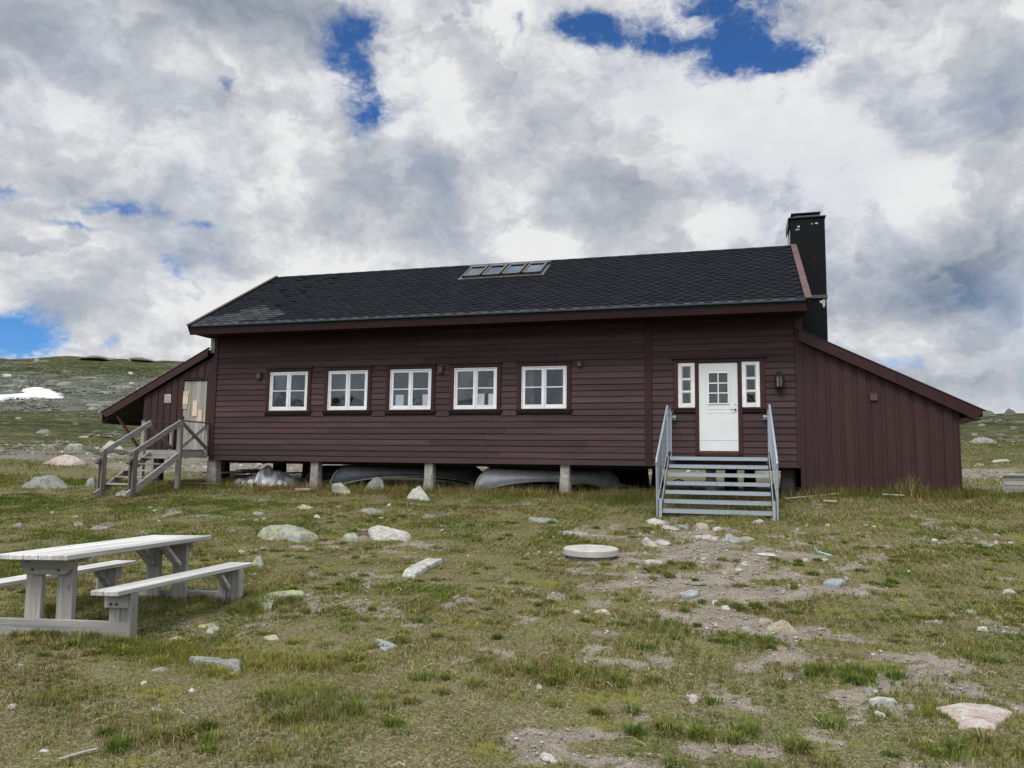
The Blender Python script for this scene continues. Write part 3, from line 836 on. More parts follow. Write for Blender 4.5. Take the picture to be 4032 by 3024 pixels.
# vent boxes between the windows
for x, z, w, h in ((-12.27, 3.93, .13, .15), (-7.08, 3.99, .12, .17), (-3.58, 4.04, .10, .10)):
    mb = MB()
    mb.prism([(x - w / 2, z - h / 2), (x + w / 2, z - h / 2), (x + w / 2, z + h / 2), (x - w / 2, z + h / 2)], -.10, -.03)
    mb.box(x - w / 2 - .02, x + w / 2 + .02, -.125, -.03, z + h / 2, z + h / 2 + .015)
    build('vent_box', mb, M['vent_box'], hut, bevel=.004)

# ------------------------------------------------------------------ entrance door with sidelights
mb = MB()
dy = -.018
pz = [(3.115, 3.325), (3.345, 3.545), (3.565, 3.760)]
# leaf with an opening for the glazing
for a in ((-.84, -.625, 2.03, 4.0), (-.215, -.003, 2.03, 4.0), (-.625, -.215, 2.03, 3.095), (-.625, -.215, 3.775, 4.0)):
    mb.box(a[0], a[1], dy, dy + .055, a[2], a[3], tone=.5)
door = build('door', mb, M['door_white'], hut)
mb = MB()
for z0, z1 in ((2.96, 2.972), (2.875, 2.885), (2.268, 2.280), (3.83, 3.842)):
    x0, x1 = ((-.838, -.005) if z0 < 2.5 else (-.685, -.155))
    mb.box(x0, x1, dy - .006, dy - .0005, z0, z1, tone=.4)
mb.box(-.70, -.692, dy - .006, dy - .0005, 2.96, 3.842, tone=.4); mb.box(-.149, -.141, dy - .006, dy - .0005, 2.96, 3.842, tone=.4)
build_each('moulding', mb, M['door_white'], door, bevel=.002)
mb = MB()
mb.box(-.655, -.185, dy - .018, dy - .001, 3.070, 3.097); mb.box(-.655, -.185, dy - .018, dy - .001, 3.772, 3.800)
mb.box(-.655, -.622, dy - .018, dy - .001, 3.098, 3.771); mb.box(-.218, -.185, dy - .018, dy - .001, 3.098, 3.771)
mb.box(-.434, -.408, dy - .014, dy + .01, 3.098, 3.771)
for z in (3.322, 3.546): mb.box(-.621, -.435, dy - .014, dy + .01, z - .012, z + .012); mb.box(-.407, -.219, dy - .014, dy + .01, z - .012, z + .012)
build('glazing_bars', mb, M['door_glass_bead'], door, bevel=.003)
build('pane', MB().box(-.63, -.21, dy + .02, dy + .026, 3.09, 3.78), M['glass'], door)
mb = MB()
hx, hz = -.055, 2.985 - .035
mb.tube([(hx, dy - .001, hz), (hx, dy - .012, hz)], .024, 14); mb.tube([(hx, dy - .01, hz), (hx, dy - .045, hz)], .010, 8)
mb.tube([(hx, dy - .045, hz), (hx - .04, dy - .050, hz + .002), (hx - .075, dy - .048, hz - .004), (hx - .105, dy - .045, hz + .004)], [.012, .009, .008, .007], 8)
build('handle', mb, M['brass'], door, smooth=True)
mb = MB(); mb.tube([(hx, dy - .001, hz + .115), (hx, dy - .012, hz + .115)], .020, 14)
build('lock', mb, M['galv'], door)
# frame, casing and sidelights
mb = MB()
mb.box(-.858, -.843, -.030, .08, 1.99, 4.02); mb.box(.003, .018, -.030, .08, 1.99, 4.02); mb.box(-.842, .002, -.030, .08, 4.004, 4.02); mb.box(-.842, .002, -.035, .08, 1.985, 2.025)
build('door_frame', mb, M['barge'], hut)
mb = MB()
mb.box(-.928, -.860, -.050, -.002, 1.93, 4.02); mb.box(.020, .088, -.050, -.002, 1.93, 4.02)
mb.box(-.842, .002, -.046, -.002, 1.915, 1.983)
mb.box(-1.40, -1.305, -.050, -.002, 2.935, 4.02); mb.box(.475, .58, -.050, -.002, 2.935, 4.02)
mb.box(-1.40, .58, -.052, -.002, 4.022, 4.105); mb.box(-1.44, .62, -.105, -.002, 4.107, 4.135)
build_each('door_casing', mb, M['maroon_trim'], hut, bevel=.004)
for (x0, x1) in ((-1.302, -.930), (.090, .472)):
    z0, z1 = 3.0, 4.018
    mb = MB(); s = .083
    mb.box(x0, x0 + s, -.032, .04, z0, z1); mb.box(x1 - s, x1, -.032, .04, z0, z1)
    mb.box(x0 + s, x1 - s, -.032, .04, z0, z0 + .09); mb.box(x0 + s, x1 - s, -.032, .04, z1 - .075, z1)
    zs = (3.36, 3.645)
    for z in zs: mb.box(x0 + s, x1 - s, -.026, .04, z - .018, z + .018)
    sl = build('sidelight', mb, M['white'], hut, bevel=.003)
    mb = MB(); e = .022
    edges = [z0 + .09, zs[0] - .018, zs[0] + .018, zs[1] - .018, zs[1] + .018, z1 - .075]
    for a, b in ((edges[0], edges[1]), (edges[2], edges[3]), (edges[4], edges[5])):
        mb.box(x0 + s, x0 + s + e, -.016, .02, a, b); mb.box(x1 - s - e, x1 - s, -.016, .02, a, b)
        mb.box(x0 + s + e, x1 - s - e, -.016, .02, a, a + e * .7); mb.box(x0 + s + e, x1 - s - e, -.016, .02, b - e * .7, b)
    build_each('glazing_putty', mb, M['sidelight_bead'], sl)
    build('pane', MB().box(x0 + s, x1 - s, .004, .008, z0 + .09, z1 - .075), M['glass'], sl)
    mb = MB(); mb.box(x0 - .08 if x0 < -1 else x0 - .0, x1 + .0 if x0 < -1 else x1 + .11, -.085, -.002, z0 - .045, z0 - .004)
    mb.box(x0 - .06 if x0 < -1 else x0 - .0, x1 if x0 < -1 else x1 + .09, -.055, -.002, z0 - .10, z0 - .047)
    build('sill', mb, M['maroon_trim'], sl, bevel=.003)

# ------------------------------------------------------------------ roof
RY0, RZ0, RY1, RZ1 = -.82, 5.215, 3.06, 7.45
SL = math.hypot(RY1 - RY0, RZ1 - RZ0)
dys, dzs = (RY1 - RY0) / SL, (RZ1 - RZ0) / SL
nrm = Vector((0, -dzs, dys))
def rp(x, s, h=0.):
    """point on the front roof plane: s metres up the slope, h above it"""
    return (x, RY0 + dys * s + nrm.y * h, RZ0 + dzs * s + nrm.z * h)
RXL, RXR = -13.97, 1.48
mb = MB()
T = .10
yz = [(RY0, RZ0), (RY1, RZ1), (2 * RY1 - RY0, RZ0), (2 * RY1 - RY0, RZ0 - T), (RY1, RZ1 - T * 1.1), (RY0, RZ0 - T)]
vs = [(RXL + .03, y, z - .004) for y, z in yz] + [(RXR - .03, y, z - .004) for y, z in yz]
mb.add(vs, [(0, 1, 4, 5), (1, 2, 3, 4), (6 + 5, 6 + 4, 6 + 1, 6), (6 + 4, 6 + 3, 6 + 2, 6 + 1)] + [(i, (i + 1) % 6, (i + 1) % 6 + 6, i + 6) for i in range(6)], .5)
roof = build('roof', mb, M['shingle'], hut)
mb = MB(); mb.extra = {'edge': [], 'patch': []}
W_, EXP = .31, .168
rows = int(SL / EXP)
for r in range(rows + 1):
    s0 = r * EXP + .01
    nn = int((RXR - RXL) / W_) + 2
    for k in range(nn):
        x = RXL + .06 + k * W_ + (W_ / 2 if r % 2 else 0) + random.uniform(-.006, .006)
        if x > RXR - .06 or x < RXL + .05: continue
        if -7.33 < x < -4.98 and s0 > 3.02 and s0 < 4.05: continue
        curl = random.uniform(.015, .021)
        if x < -11.3 and s0 > .9 and random.random() < .22: curl = random.uniform(.022, .035)
        pts = [(-W_ / 2, EXP * 1.25, .001), (-W_ / 2, EXP * .62, .006), (-W_ * .24, 0, curl), (W_ * .24, 0, curl + random.uniform(-.002, .002)), (W_ / 2, EXP * .62, .006), (W_ / 2, EXP * 1.25, .001)]
        if s0 + EXP * 1.25 > SL: pts[0] = (pts[0][0], SL - s0, .001); pts[5] = (pts[5][0], SL - s0, .001)
        xl, xr = RXL + .03, RXR - .03
        P_ = [rp(min(max(x + a, xl), xr), s0 + b, h) for a, b, h in pts]
        B_ = [rp(min(max(x + a, xl), xr), s0 + b, -.001) for a, b, h in pts[1:5]]
        faces = [(0, 1, 2, 3, 4, 5), (1, 6, 7, 2), (2, 7, 8, 3), (3, 8, 9, 4)]
        mb.add(P_ + B_, faces)
        sm = s0 + .15 * math.sin(x * 3.1)
        pat = (x < -13.95 + 2.75 - abs(sm - .62) * 1.9 and sm < 1.22) or (x < -12.2 and sm < .35 and sm > .12)
        if x < -13.1 and sm > .75: pat = False
        pv = random.uniform(.45, .85) if pat else 0.
        if pat and -12.6 < x < -12.35 and .9 < s0 < 1.1: pv = 1.
        mb.extra['edge'] += [0., 1., 1., 1.]; mb.extra['patch'] += [pv, 0, 0, 0]
build('shingles', mb, M['shingle'], roof)
mb = MB()
n_ = 64
for i in range(n_):                 # ridge caps
    x0 = RXL + .03 + i * (RXR - RXL - .06) / n_; x1 = x0 + (RXR - RXL - .06) / n_ + .01; h = .014 + (i % 2) * .004
    a = rp(0, SL - .13, h); b = rp(0, SL, h + .012)
    mb.add([(x0, a[1], a[2]), (x1, a[1], a[2]), (x1, RY1, b[2]), (x0, RY1, b[2]), (x1, 2 * RY1 - a[1], a[2]), (x0, 2 * RY1 - a[1], a[2])], [(0, 1, 2, 3), (3, 2, 4, 5)])
build('ridge_cap', mb, M['shingle'], roof)
mb = MB(); mb.add([rp(RXL + .02, -.03, .002), rp(RXR - .02, -.03, .002), rp(RXR - .02, .055, .016), rp(RXL + .02, .055, .016), (RXR - .02, RY0 - .028, RZ0 - .04), (RXL + .02, RY0 - .028, RZ0 - .04)], [(0, 1, 2, 3), (0, 5, 4, 1)])
build('drip_edge', mb, M['drip'], roof)
# eaves: fascia with a second board, soffit
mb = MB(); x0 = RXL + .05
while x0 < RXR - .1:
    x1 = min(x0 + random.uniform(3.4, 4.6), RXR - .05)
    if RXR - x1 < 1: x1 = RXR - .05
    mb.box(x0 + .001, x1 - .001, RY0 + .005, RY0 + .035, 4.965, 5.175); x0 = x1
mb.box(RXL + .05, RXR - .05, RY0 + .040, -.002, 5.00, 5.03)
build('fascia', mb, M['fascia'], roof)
# bargeboards on both gables, pale cover boards on top
for x0, x1 in ((RXL - .005, RXL + .027), (RXR - .027, RXR + .005)):
    mb = MB()
    for sgn in (1, -1):
        def q_(y): return y if sgn > 0 else 2 * RY1 - y
        pl = [rp(0, -.05, .02), rp(0, SL, .02), rp(0, SL, -.20), rp(0, -.05, -.20)]
        vs = [(x0, q_(p[1]), p[2]) for p in pl] + [(x1, q_(p[1]), p[2]) for p in pl]
        mb.add(vs, [(0, 1, 2, 3), (7, 6, 5, 4), (0, 4, 5, 1), (1, 5, 6, 2), (2, 6, 7, 3), (3, 7, 4, 0)])
    build('bargeboard', mb, M['maroon_trim'], roof)
for x0, x1, mk in ((RXL - .02, RXL + .085, 'barge'), (RXR - .095, RXR + .045, 'barge')):
    mb = MB()
    pl = [rp(0, -.06, .030), rp(0, SL + (.03 if x0 < -5 else -.0), .030), rp(0, SL + (.03 if x0 < -5 else -.0), .052), rp(0, -.06, .052)]
    vs = [(x0, p[1], p[2]) for p in pl] + [(x1, p[1], p[2]) for p in pl]
    mb.add(vs, [(0, 1, 2, 3), (7, 6, 5, 4), (0, 4, 5, 1), (1, 5, 6, 2), (2, 6, 7, 3), (3, 7, 4, 0)])
    build('barge_cover', mb, M[mk], roof, bevel=.004)

# four skylights in a row near the ridge
mb = MB()
a0, a1, b0, b1 = -7.27, -5.03, 3.10, 4.02
for k in range(4):
    xa = a0 + k * .575; xb = xa + .515
    def rb(x0, x1, s0, s1, h0, h1, m_):
        vs = [rp(x, s, h) for x in (x0, x1) for s in (s0, s1) for h in (h0, h1)]
        m_.add(vs, [(0, 1, 3, 2), (4, 6, 7, 5), (0, 4, 5, 1), (2, 3, 7, 6), (0, 2, 6, 4), (1, 5, 7, 3)])
    mb = MB()
    rb(xa, xa + .055, b0, b1, .0, .10, mb); rb(xb - .055, xb, b0, b1, .0, .10, mb)
    rb(xa + .056, xb - .056, b0, b0 + .09, .0, .092, mb); rb(xa + .056, xb - .056, b1 - .10, b1, .0, .11, mb)
    sk = build('skylight', mb, M['skyframe'], hut, bevel=.006)
    mb = MB(); rb(xa + .05, xb - .05, b0 + .085, b1 - .095, .070, .078, mb)
    build('pane', mb, M['skyglass'], sk)
    mb = MB(); rb(xa + .055, xa + .075, b0 + .09, b1 - .1, .078, .085, mb); rb(xb - .075, xb - .055, b0 + .09, b1 - .1, .078, .085, mb)
    build_each('cover_strip', mb, M['flash'], sk)
    if k == 0:
        mb = MB(); rb(a0 - .10, a1 + .10, b0 - .13, b0 - .005, .010, .024, mb)
        rb(a0 - .09, a0 - .004, b0, b1 + .08, .010, .022, mb); rb(a1 + .004, a1 + .09, b0, b1 + .08, .010, .022, mb); rb(a0 - .09, a1 + .09, b1 + .004, b1 + .1, .012, .10, mb)
        build('flashing', mb, M['flash'], sk)

# ------------------------------------------------------------------ chimney on the right gable
cy0 = 3.42
cxa, cxb = 1.40, 2.27
mb = MB()
mb.box(cxa + .02, cxb - .005, cy0, cy0 + .95, 1.2, 6.15)
mb.box(cxa, cxb, cy0 - .02, cy0 + .96, 6.151, 8.28)
ch = build('chimney', mb, M['chimney'], hut, bevel=.012)
mb = MB(); mb.box(cxa - .02, cxb + .015, cy0 - .04, cy0 + .98, 6.10, 6.19)
M['ledge'] = plain('dark_cement_ledge', (.085, .085, .078), .9, noise=9, vary=.3)
build('ledge', mb, M['ledge'], ch, bevel=.008)
mb = MB(); mb.box(cxa - .045, cxb + .03, cy0 - .06, cy0 + 1.0, 8.28, 8.315); mb.box(cxa - .045, cxa - .02, cy0 - .055, cy0 + 1.0, 8.08, 8.279)
build('chimney_cap', mb, M['black_iron'], ch, bevel=.006)
mb = MB(); mb.box(cxa + .10, cxb - .13, cy0 + .10, cy0 + .86, 8.316, 8.39)
build('chimney_pot_base', mb, M['concrete'], ch)
mb = MB(); mb.box(cxa + .04, cxb - .09, cy0 + .04, cy0 + .92, 8.425, 8.455); mb.box(cxa + .10, cxb - .14, cy0 + .12, cy0 + .82, 8.391, 8.424)
build('cover_plate', mb, M['black_iron'], ch, bevel=.004)
mb = MB(); mb.box(cxa - .008, cxa - .0005, cy0 + .0, cy0 + .90, 6.3, 7.98)
build('lit_side_sheet', mb, M['peel_and_lit_side'], ch)  # pale sheet: light on the chimney's left face put into the colour
def patch(cx, cz, r, seed, rx=1., rz=1.):
    rr = random.Random(seed); n = 13
    return [(cx + math.cos(2 * math.pi * k / n) * r * rx * rr.uniform(.5, 1.2), cz + math.sin(2 * math.pi * k / n) * r * rz * rr.uniform(.5, 1.2)) for k in range(n)]
mb = MB()
for p in (patch(1.62, 8.06, .035, 1), patch(1.58, 7.98, .03, 2, 1.4, .7), patch(1.63, 7.985, .018, 3), patch(2.06, 8.12, .05, 4, 1.1, .5), patch(1.95, 8.11, .02, 5)):
    mb.prism(p, cy0 - .026, cy0 - .0215)
for p in ([(2.08, 6.06), (2.11, 6.03), (2.19, 6.085), (2.23, 6.08), (2.225, 5.93), (2.20, 5.86), (2.17, 5.87), (2.155, 5.97), (2.10, 5.985)],):
    mb.prism(p, cy0 - .006, cy0 - .0015)
build_each('peeled_patch', mb, M['peel_and_lit_side'], ch)

# ------------------------------------------------------------------ right-hand lean-to
lt = MB()
def vboards(mb, x0, x1, zb, ztop, y, pitch, wide, depth=.024):
    """board-on-board upright cladding following a sloping top"""
    mb.prism([(x0, zb + .01), (x1, zb + .01), (x1, ztop(x1)), (x0, ztop(x0))], y, y + .05, tone=.45)
    x = x0
    while x < x1 - .02:
        a, b = x, min(x + wide, x1)
        z_ = zb + random.uniform(-.012, .012)
        mb.prism([(a, z_), (b, z_), (b, ztop(b)), (a, ztop(a))], y - depth + random.uniform(-.002, .002), y - .0005)
        x += pitch
rt = lambda x: 4.46 - (x - 1.28) * .512
vboards(lt, 1.385, 4.36, 1.19, rt, -.0, .27, .165)
lean = build('lean_to', lt, M['maroon_v'], hut)
mb = MB()
mb.box(1.384, 4.36, 6.3, 6.4, 1.2, 2.9); mb.box(4.30, 4.36, .051, 6.299, 1.2, rt(4.36)); mb.box(4.361, 4.384, -.02, 6.4, 1.18, rt(4.36))
build('side_wall', mb, M['maroon_v'], lean)
mb = MB(); mb.box(1.28, 1.385, -.05, -.001, 1.16, 4.38)
build('corner_board', mb, M['maroon_v'], lean, bevel=.004)
rr = lambda x: 4.675 - (x - 1.28) * .510
mb = MB()
mb.prism([(1.30, rr(1.30)), (4.76, rr(4.76)), (4.76, rr(4.76) - .06), (1.30, rr(1.30) - .06)], -.10, 6.6, tone=.5)
build('lean_to_roof', mb, M['shingle'], lean)
mb = MB()
mb.prism([(1.29, rr(1.29) + .012), (3.2, rr(3.2) + .012), (3.2, rr(3.2) - .225), (1.29, rr(1.29) - .225)], -.150, -.115)
mb.prism([(3.203, rr(3.203) + .012), (4.80, rr(4.80) + .012), (4.66, rr(4.66) - .255), (3.203, rr(3.203) - .225)], -.150, -.115)
mb.prism([(1.27, rr(1.27) + .034), (4.84, rr(4.84) + .034), (4.84, rr(4.84) + .014), (1.27, rr(1.27) + .014)], -.165, -.06)
mb.box(4.765, 4.79, -.114, 6.6, rr(4.79) - .12, rr(4.79) - .002)
mb.box(4.385, 4.76, -.114, 6.6, rr(4.76) - .20, rr(4.76) - .17)
build('fascia', mb, M['maroon_trim'], lean)
mb = MB(); mb.box(2.70, 2.84, -.075, -.027, 3.12, 3.27); mb.box(2.69, 2.85, -.082, -.027, 3.271, 3.283)
build('vent_box', mb, M['vent_box'], lean, bevel=.004)

# ------------------------------------------------------------------ left-hand lean-to with the old plank door
lz = lambda x: 4.40 + (x + 13.95) * .487
mb = MB()
x = -15.90
opn = (-14.66, -13.90)
for a, b in ((-15.90, -14.76), ):
    vboards(mb, a, b, 1.93, lz, -.0, .215, .185, .020)
vb = MB()
ldo = 3.83
mb.prism([(-14.76, ldo + .08), (XL - .0, ldo + .08), (XL - .0, lz(XL)), (-14.76, lz(-14.76))], 0, .05, tone=.4)
for xa in (-14.70, -14.46, -14.22): mb.prism([(xa, ldo + .09), (xa + .20, ldo + .09), (xa + .20, lz(xa + .2)), (xa, lz(xa))], -.02, -.001)
lean2 = build('lean_to', mb, M['maroon_v'], hut)
mb = MB(); mb.box(-15.95, -15.90, -.02, 6.3, 1.93, lz(-15.95)); mb.box(-15.90, XL, 6.25, 6.3, 1.93, 3.6)
mb.box(-14.76, -14.655, -.035, .05, 1.93, 3.92); mb.box(-13.905, XL - .002, -.035, .05, 1.93, 4.35); mb.box(-14.70, -13.88, -.06, .0, ldo + .03, ldo + .065)
mb.box(-15.90, -15.78, -.03, -.021, 1.93, lz(-15.85))
build_each('door_casing', mb, M['maroon_v'], lean2, bevel=.004)
mb = MB(); x = -14.65
pw = [.11, .13, .16, .14, .12, .09]
for w in pw:
    mb.box(x + .002, x + w - .002, -.012 + random.uniform(-.003, .003), .02, 1.95, ldo + random.uniform(-.006, .006)); x += w
pd = build('plank_door', mb, M['wood_door'], lean2, bevel=.003)
mb = MB()
M['patch_ply'] = plain('pale_patch_boards', (.50, .42, .33), .8, noise=8, vary=.12, lo=.7, hi=1.25)
for a, b, c_, d_, tn in ((-14.66, -14.48, 3.42, 3.55, .55), (-14.665, -14.49, 3.20, 3.415, .9), (-14.67, -14.51, 3.06, 3.195, .12), (-14.33, -14.18, 2.86, 3.29, .95), (-14.31, -14.20, 2.90, 3.05, .8), (-14.15, -14.02, 2.72, 3.03, .75)):
    mb.box(a, b, -.028 - tn * .004, -.016, c_, d_, tone=tn)
build_each('patch_board', mb, M['patch_ply'], pd)
mb = MB(); mb.box(-14.655, -14.61, -.03, -.016, 2.72, 2.88); mb.tube([(-14.63, -.03, 2.84), (-14.63, -.06, 2.84), (-14.55, -.065, 2.845)], .010, 6)
build('handle', mb, M['black_iron'], pd)
build('interior_backing', MB().box(-14.76, -13.9, .06, .1, 1.93, 3.95), M['dark'], lean2)
mb = MB(); mb.box(-15.27, -15.06, -.030, -.020, 3.24, 3.47)
vt = build('vent_grille', mb, M['vent_white'], lean2, bevel=.003)
mb = MB()
for k in range(6): mb.add([(-15.25, -.031, 3.262 + k * .034), (-15.08, -.031, 3.262 + k * .034), (-15.08, -.048, 3.285 + k * .034), (-15.25, -.048, 3.285 + k * .034), (-15.25, -.031, 3.288 + k * .034), (-15.08, -.031, 3.288 + k * .034)], [(0, 1, 2, 3), (3, 2, 5, 4)])
build_each('louvre', mb, M['vent_white'], vt)
lr = lambda x: 4.66 + (x + 13.93) * .487
mb = MB(); mb.prism([(-17.27, lr(-17.32)), (XL - .17, lr(XL - .17)), (XL - .17, lr(XL - .17) - .06), (-17.27, lr(-17.32) - .06)], -.08, 6.5, tone=.5)
build('lean_to_roof', mb, M['shingle'], lean2)
mb = MB()
mb.prism([(-17.30, lr(-17.42) + .01), (-13.86, lr(-13.86) + .01), (-13.86, lr(-13.86) - .20), (-17.12, lr(-17.24) - .215)], -.125, -.09)
mb.box(-17.30, -17.275, -.085, 6.5, lr(-17.4) - .30, lr(-17.4) - .01)
mb.prism([(-17.33, lr(-17.44) + .03), (-13.84, lr(-13.84) + .03), (-13.84, lr(-13.84) + .012), (-17.33, lr(-17.44) + .012)], -.14, -.05)
build('fascia', mb, M['maroon_v'], lean2)
mb = MB()
for y in (.6, 1.6, 2.8, 4.0, 5.2): mb.prism([(-17.25, lr(-17.25) - .061), (-15.95, lr(-15.95) - .061), (-15.95, lr(-15.95) - .19), (-17.25, lr(-17.25) - .19)], y, y + .06)
mb.box(-17.26, -17.16, .0, 6.4, lr(-17.3) - .30, lr(-17.3) - .195)
build_each('rafter', mb, M['dark'], lean2)
mb = MB(); mb.prism([(-17.27, lr(-17.4) - .29), (-15.96, lr(-15.96) - .195), (-15.96, lr(-15.96) - .175), (-17.27, lr(-17.4) - .27)], -.08, 6.4)
build('soffit', mb, M['dark'], lean2)
mb = MB(); mb.bar((-16.80, -.03, 2.86), (-15.91, -.03, 1.86), .05, .07, (0, 1, 0))
build('brace', mb, M['maroon_trim'], lean2)
mb = MB(); mb.box(-15.95, XL + .02, .02, 6.3, 1.80, 1.92)
build('floor', mb, M['dark'], lean2)
pillar(-15.6, .3, .2, 'dark_post'); pillar(-15.6, 3.2, .25, 'dark_post'); pillar(-14.3, 6.0, .25, 'dark_post')

# ================================================================== wall lantern
ln = thing('wall_lantern', 'dark iron wall lantern with yellowish panes right of the white door', 'wall lamp', (.87, -.03, 3.33))
lx, ly = .875, -.115
mb = MB(); n6 = 6
def hexr(z, r): return [(lx + 1.2 * r * math.cos(math.pi / 6 + math.pi / 3 * k), ly + 1.2 * r * math.sin(math.pi / 6 + math.pi / 3 * k), z) for k in range(6)]
def hexloft(mb, rings):
    vs = [p for z, r in rings for p in hexr(z, r)]
    fs = [tuple(range(5, -1, -1)), tuple(range(len(vs) - 6, len(vs)))]
    for i in range(len(rings) - 1):
        for k in range(6):
            a = i * 6 + k; b = i * 6 + (k + 1) % 6; fs.append((a, b, b + 6, a + 6))
    mb.add(vs, fs)
hexloft(mb, [(3.675, .088), (3.695, .088), (3.735, .055), (3.755, .022), (3.785, .016), (3.80, .004)])
build('lantern_roof', mb, M['black_iron'], ln)
mb = MB(); hexloft(mb, [(3.335, .01), (3.36, .03), (3.385, .032), (3.40, .06), (3.425, .078), (3.44, .078)])
for k in range(6):
    a = math.pi / 6 + math.pi / 3 * k
    mb.bar((lx + .084 * math.cos(a), ly + .084 * math.sin(a), 3.44), (lx + .096 * math.cos(a), ly + .096 * math.sin(a), 3.676), .026, .022)
mb.box(lx - .045, lx + .045, -.045, -.032, 3.40, 3.72); mb.bar((lx, -.04, 3.62), (lx, ly + .05, 3.66), .02, .02)
build('lantern_body', mb, M['black_iron'], ln)
mb = MB(); hexloft(mb, [(3.441, .055), (3.674, .062)])
build('lamp_glass', mb, M['lamp_glass'], ln)

# ================================================================== galvanised entrance stairs
ms = thing('metal_stairs', 'open galvanised steel stairs with side rails up to the white door', 'stairs', (-.41, -1.6, .72))
SX0, SX1 = -1.425, .595
def tread(y0, y1, z, name):
    mb = MB()
    mb.box(SX0 + .03, SX1 - .03, y0, y0 + .006, z - .072, z)             # nosing plate
    mb.box(SX0 + .03, SX1 - .03, y1 - .006, y1, z - .045, z - .004)
    for k in range(int((y1 - y0) / .034)):                            # grating bars
        yy = y0 + .03 + k * .034
        if yy < y1 - .01: mb.box(SX0 + .03, SX1 - .03, yy, yy + .004, z - .032, z - .003)
    nb = 62
    for k in range(nb):
        xx = SX0 + .03 + (k + .5) * (SX1 - SX0 - .06) / nb
        mb.box(xx - .002, xx + .002, y0 + .007, y1 - .007, z - .026, z - .0065)
        mb.box(xx - .007, xx + .007, y0 - .004, y0 + .012, z - .0, z + .006)   # serrated nose
    return build(name, mb, M['galv'], ms)
tread(-1.20, -.06, 1.875, 'landing')
for k in range(1, 7):
    y0 = -1.20 - k * .30
    tread(y0, y0 + .29, 1.875 - k * .168, 'tread')
for sx in (SX0, SX1):
    s = -1 if sx < -1 else 1
    mb = MB()
    mb.bar((sx, -1.20, 1.80), (sx, -3.03, .80), .012, .14)            # stringer
    mb.box(sx - .006, sx + .006, -1.2, -.05, 1.76, 1.875)
    mb.box(sx - .025, sx + .025, -3.06, -3.01, .66, 1.06)
    build('stringer', mb, M['galv'], ms)
    # rail: landing part and sloping part, with uprights
    ox = sx + s * .05
    mb = MB()
    ytop, ztop_ = -1.12, 2.98 - .03
    mb.tube([(ox - s*.02, -1.12, 2.955), (ox + s * .018, -3.04, 1.80), (ox + s * .018, -3.07, 1.74), (ox + s * .018, -3.05, 1.66)], .022, 10)
    mb.tube([(ox - s * .02, -1.12, 2.955), (ox - s * .02, -.10, 2.945)], .020, 8)
    mb.tube([(ox + s * .018, -3.05, 1.68), (ox + s * .010, -3.03, .70)], .020, 8)
    build('handrail', mb, M['galv'], ms)
    mb = MB()
    mb.bar((ox - s * .02, -.12, 1.99), (ox - s * .02, -1.12, 1.99), .01, .03)
    mb.bar((ox - s * .02, -.12, 2.80), (ox - s * .02, -1.05, 2.80), .01, .03)
    mb.bar((ox - s * .02, -1.12, 1.99), (ox + s * .015, -3.03, .93), .01, .03)
    for k in range(5):
        y = -.12 - k * .245
        mb.tube([(ox - s * .02, y, 1.87 if k in (0, 4) else 1.99), (ox - s * .02, y, 2.945)], .012 if k in (0, 4) else .0065, 6)
    for k in range(1, 8):
        t = k / 8.
        x_ = ox - s * .02 + s * .035 * t; y = -1.12 - 1.91 * t
        mb.tube([(x_, y, 1.99 - 1.06 * t), (x_, y, 2.945 - 1.15 * t)], .0065, 6)
    mb.box(min(ox - s * .12, ox), max(ox - s * .12, ox), -.055, -.045, 2.72, 2.82)
    mb.box(min(ox - s * .12, ox), max(ox - s * .12, ox), -.13, -.056, 2.765, 2.775)
    build_each('baluster', mb, M['galv'], ms)

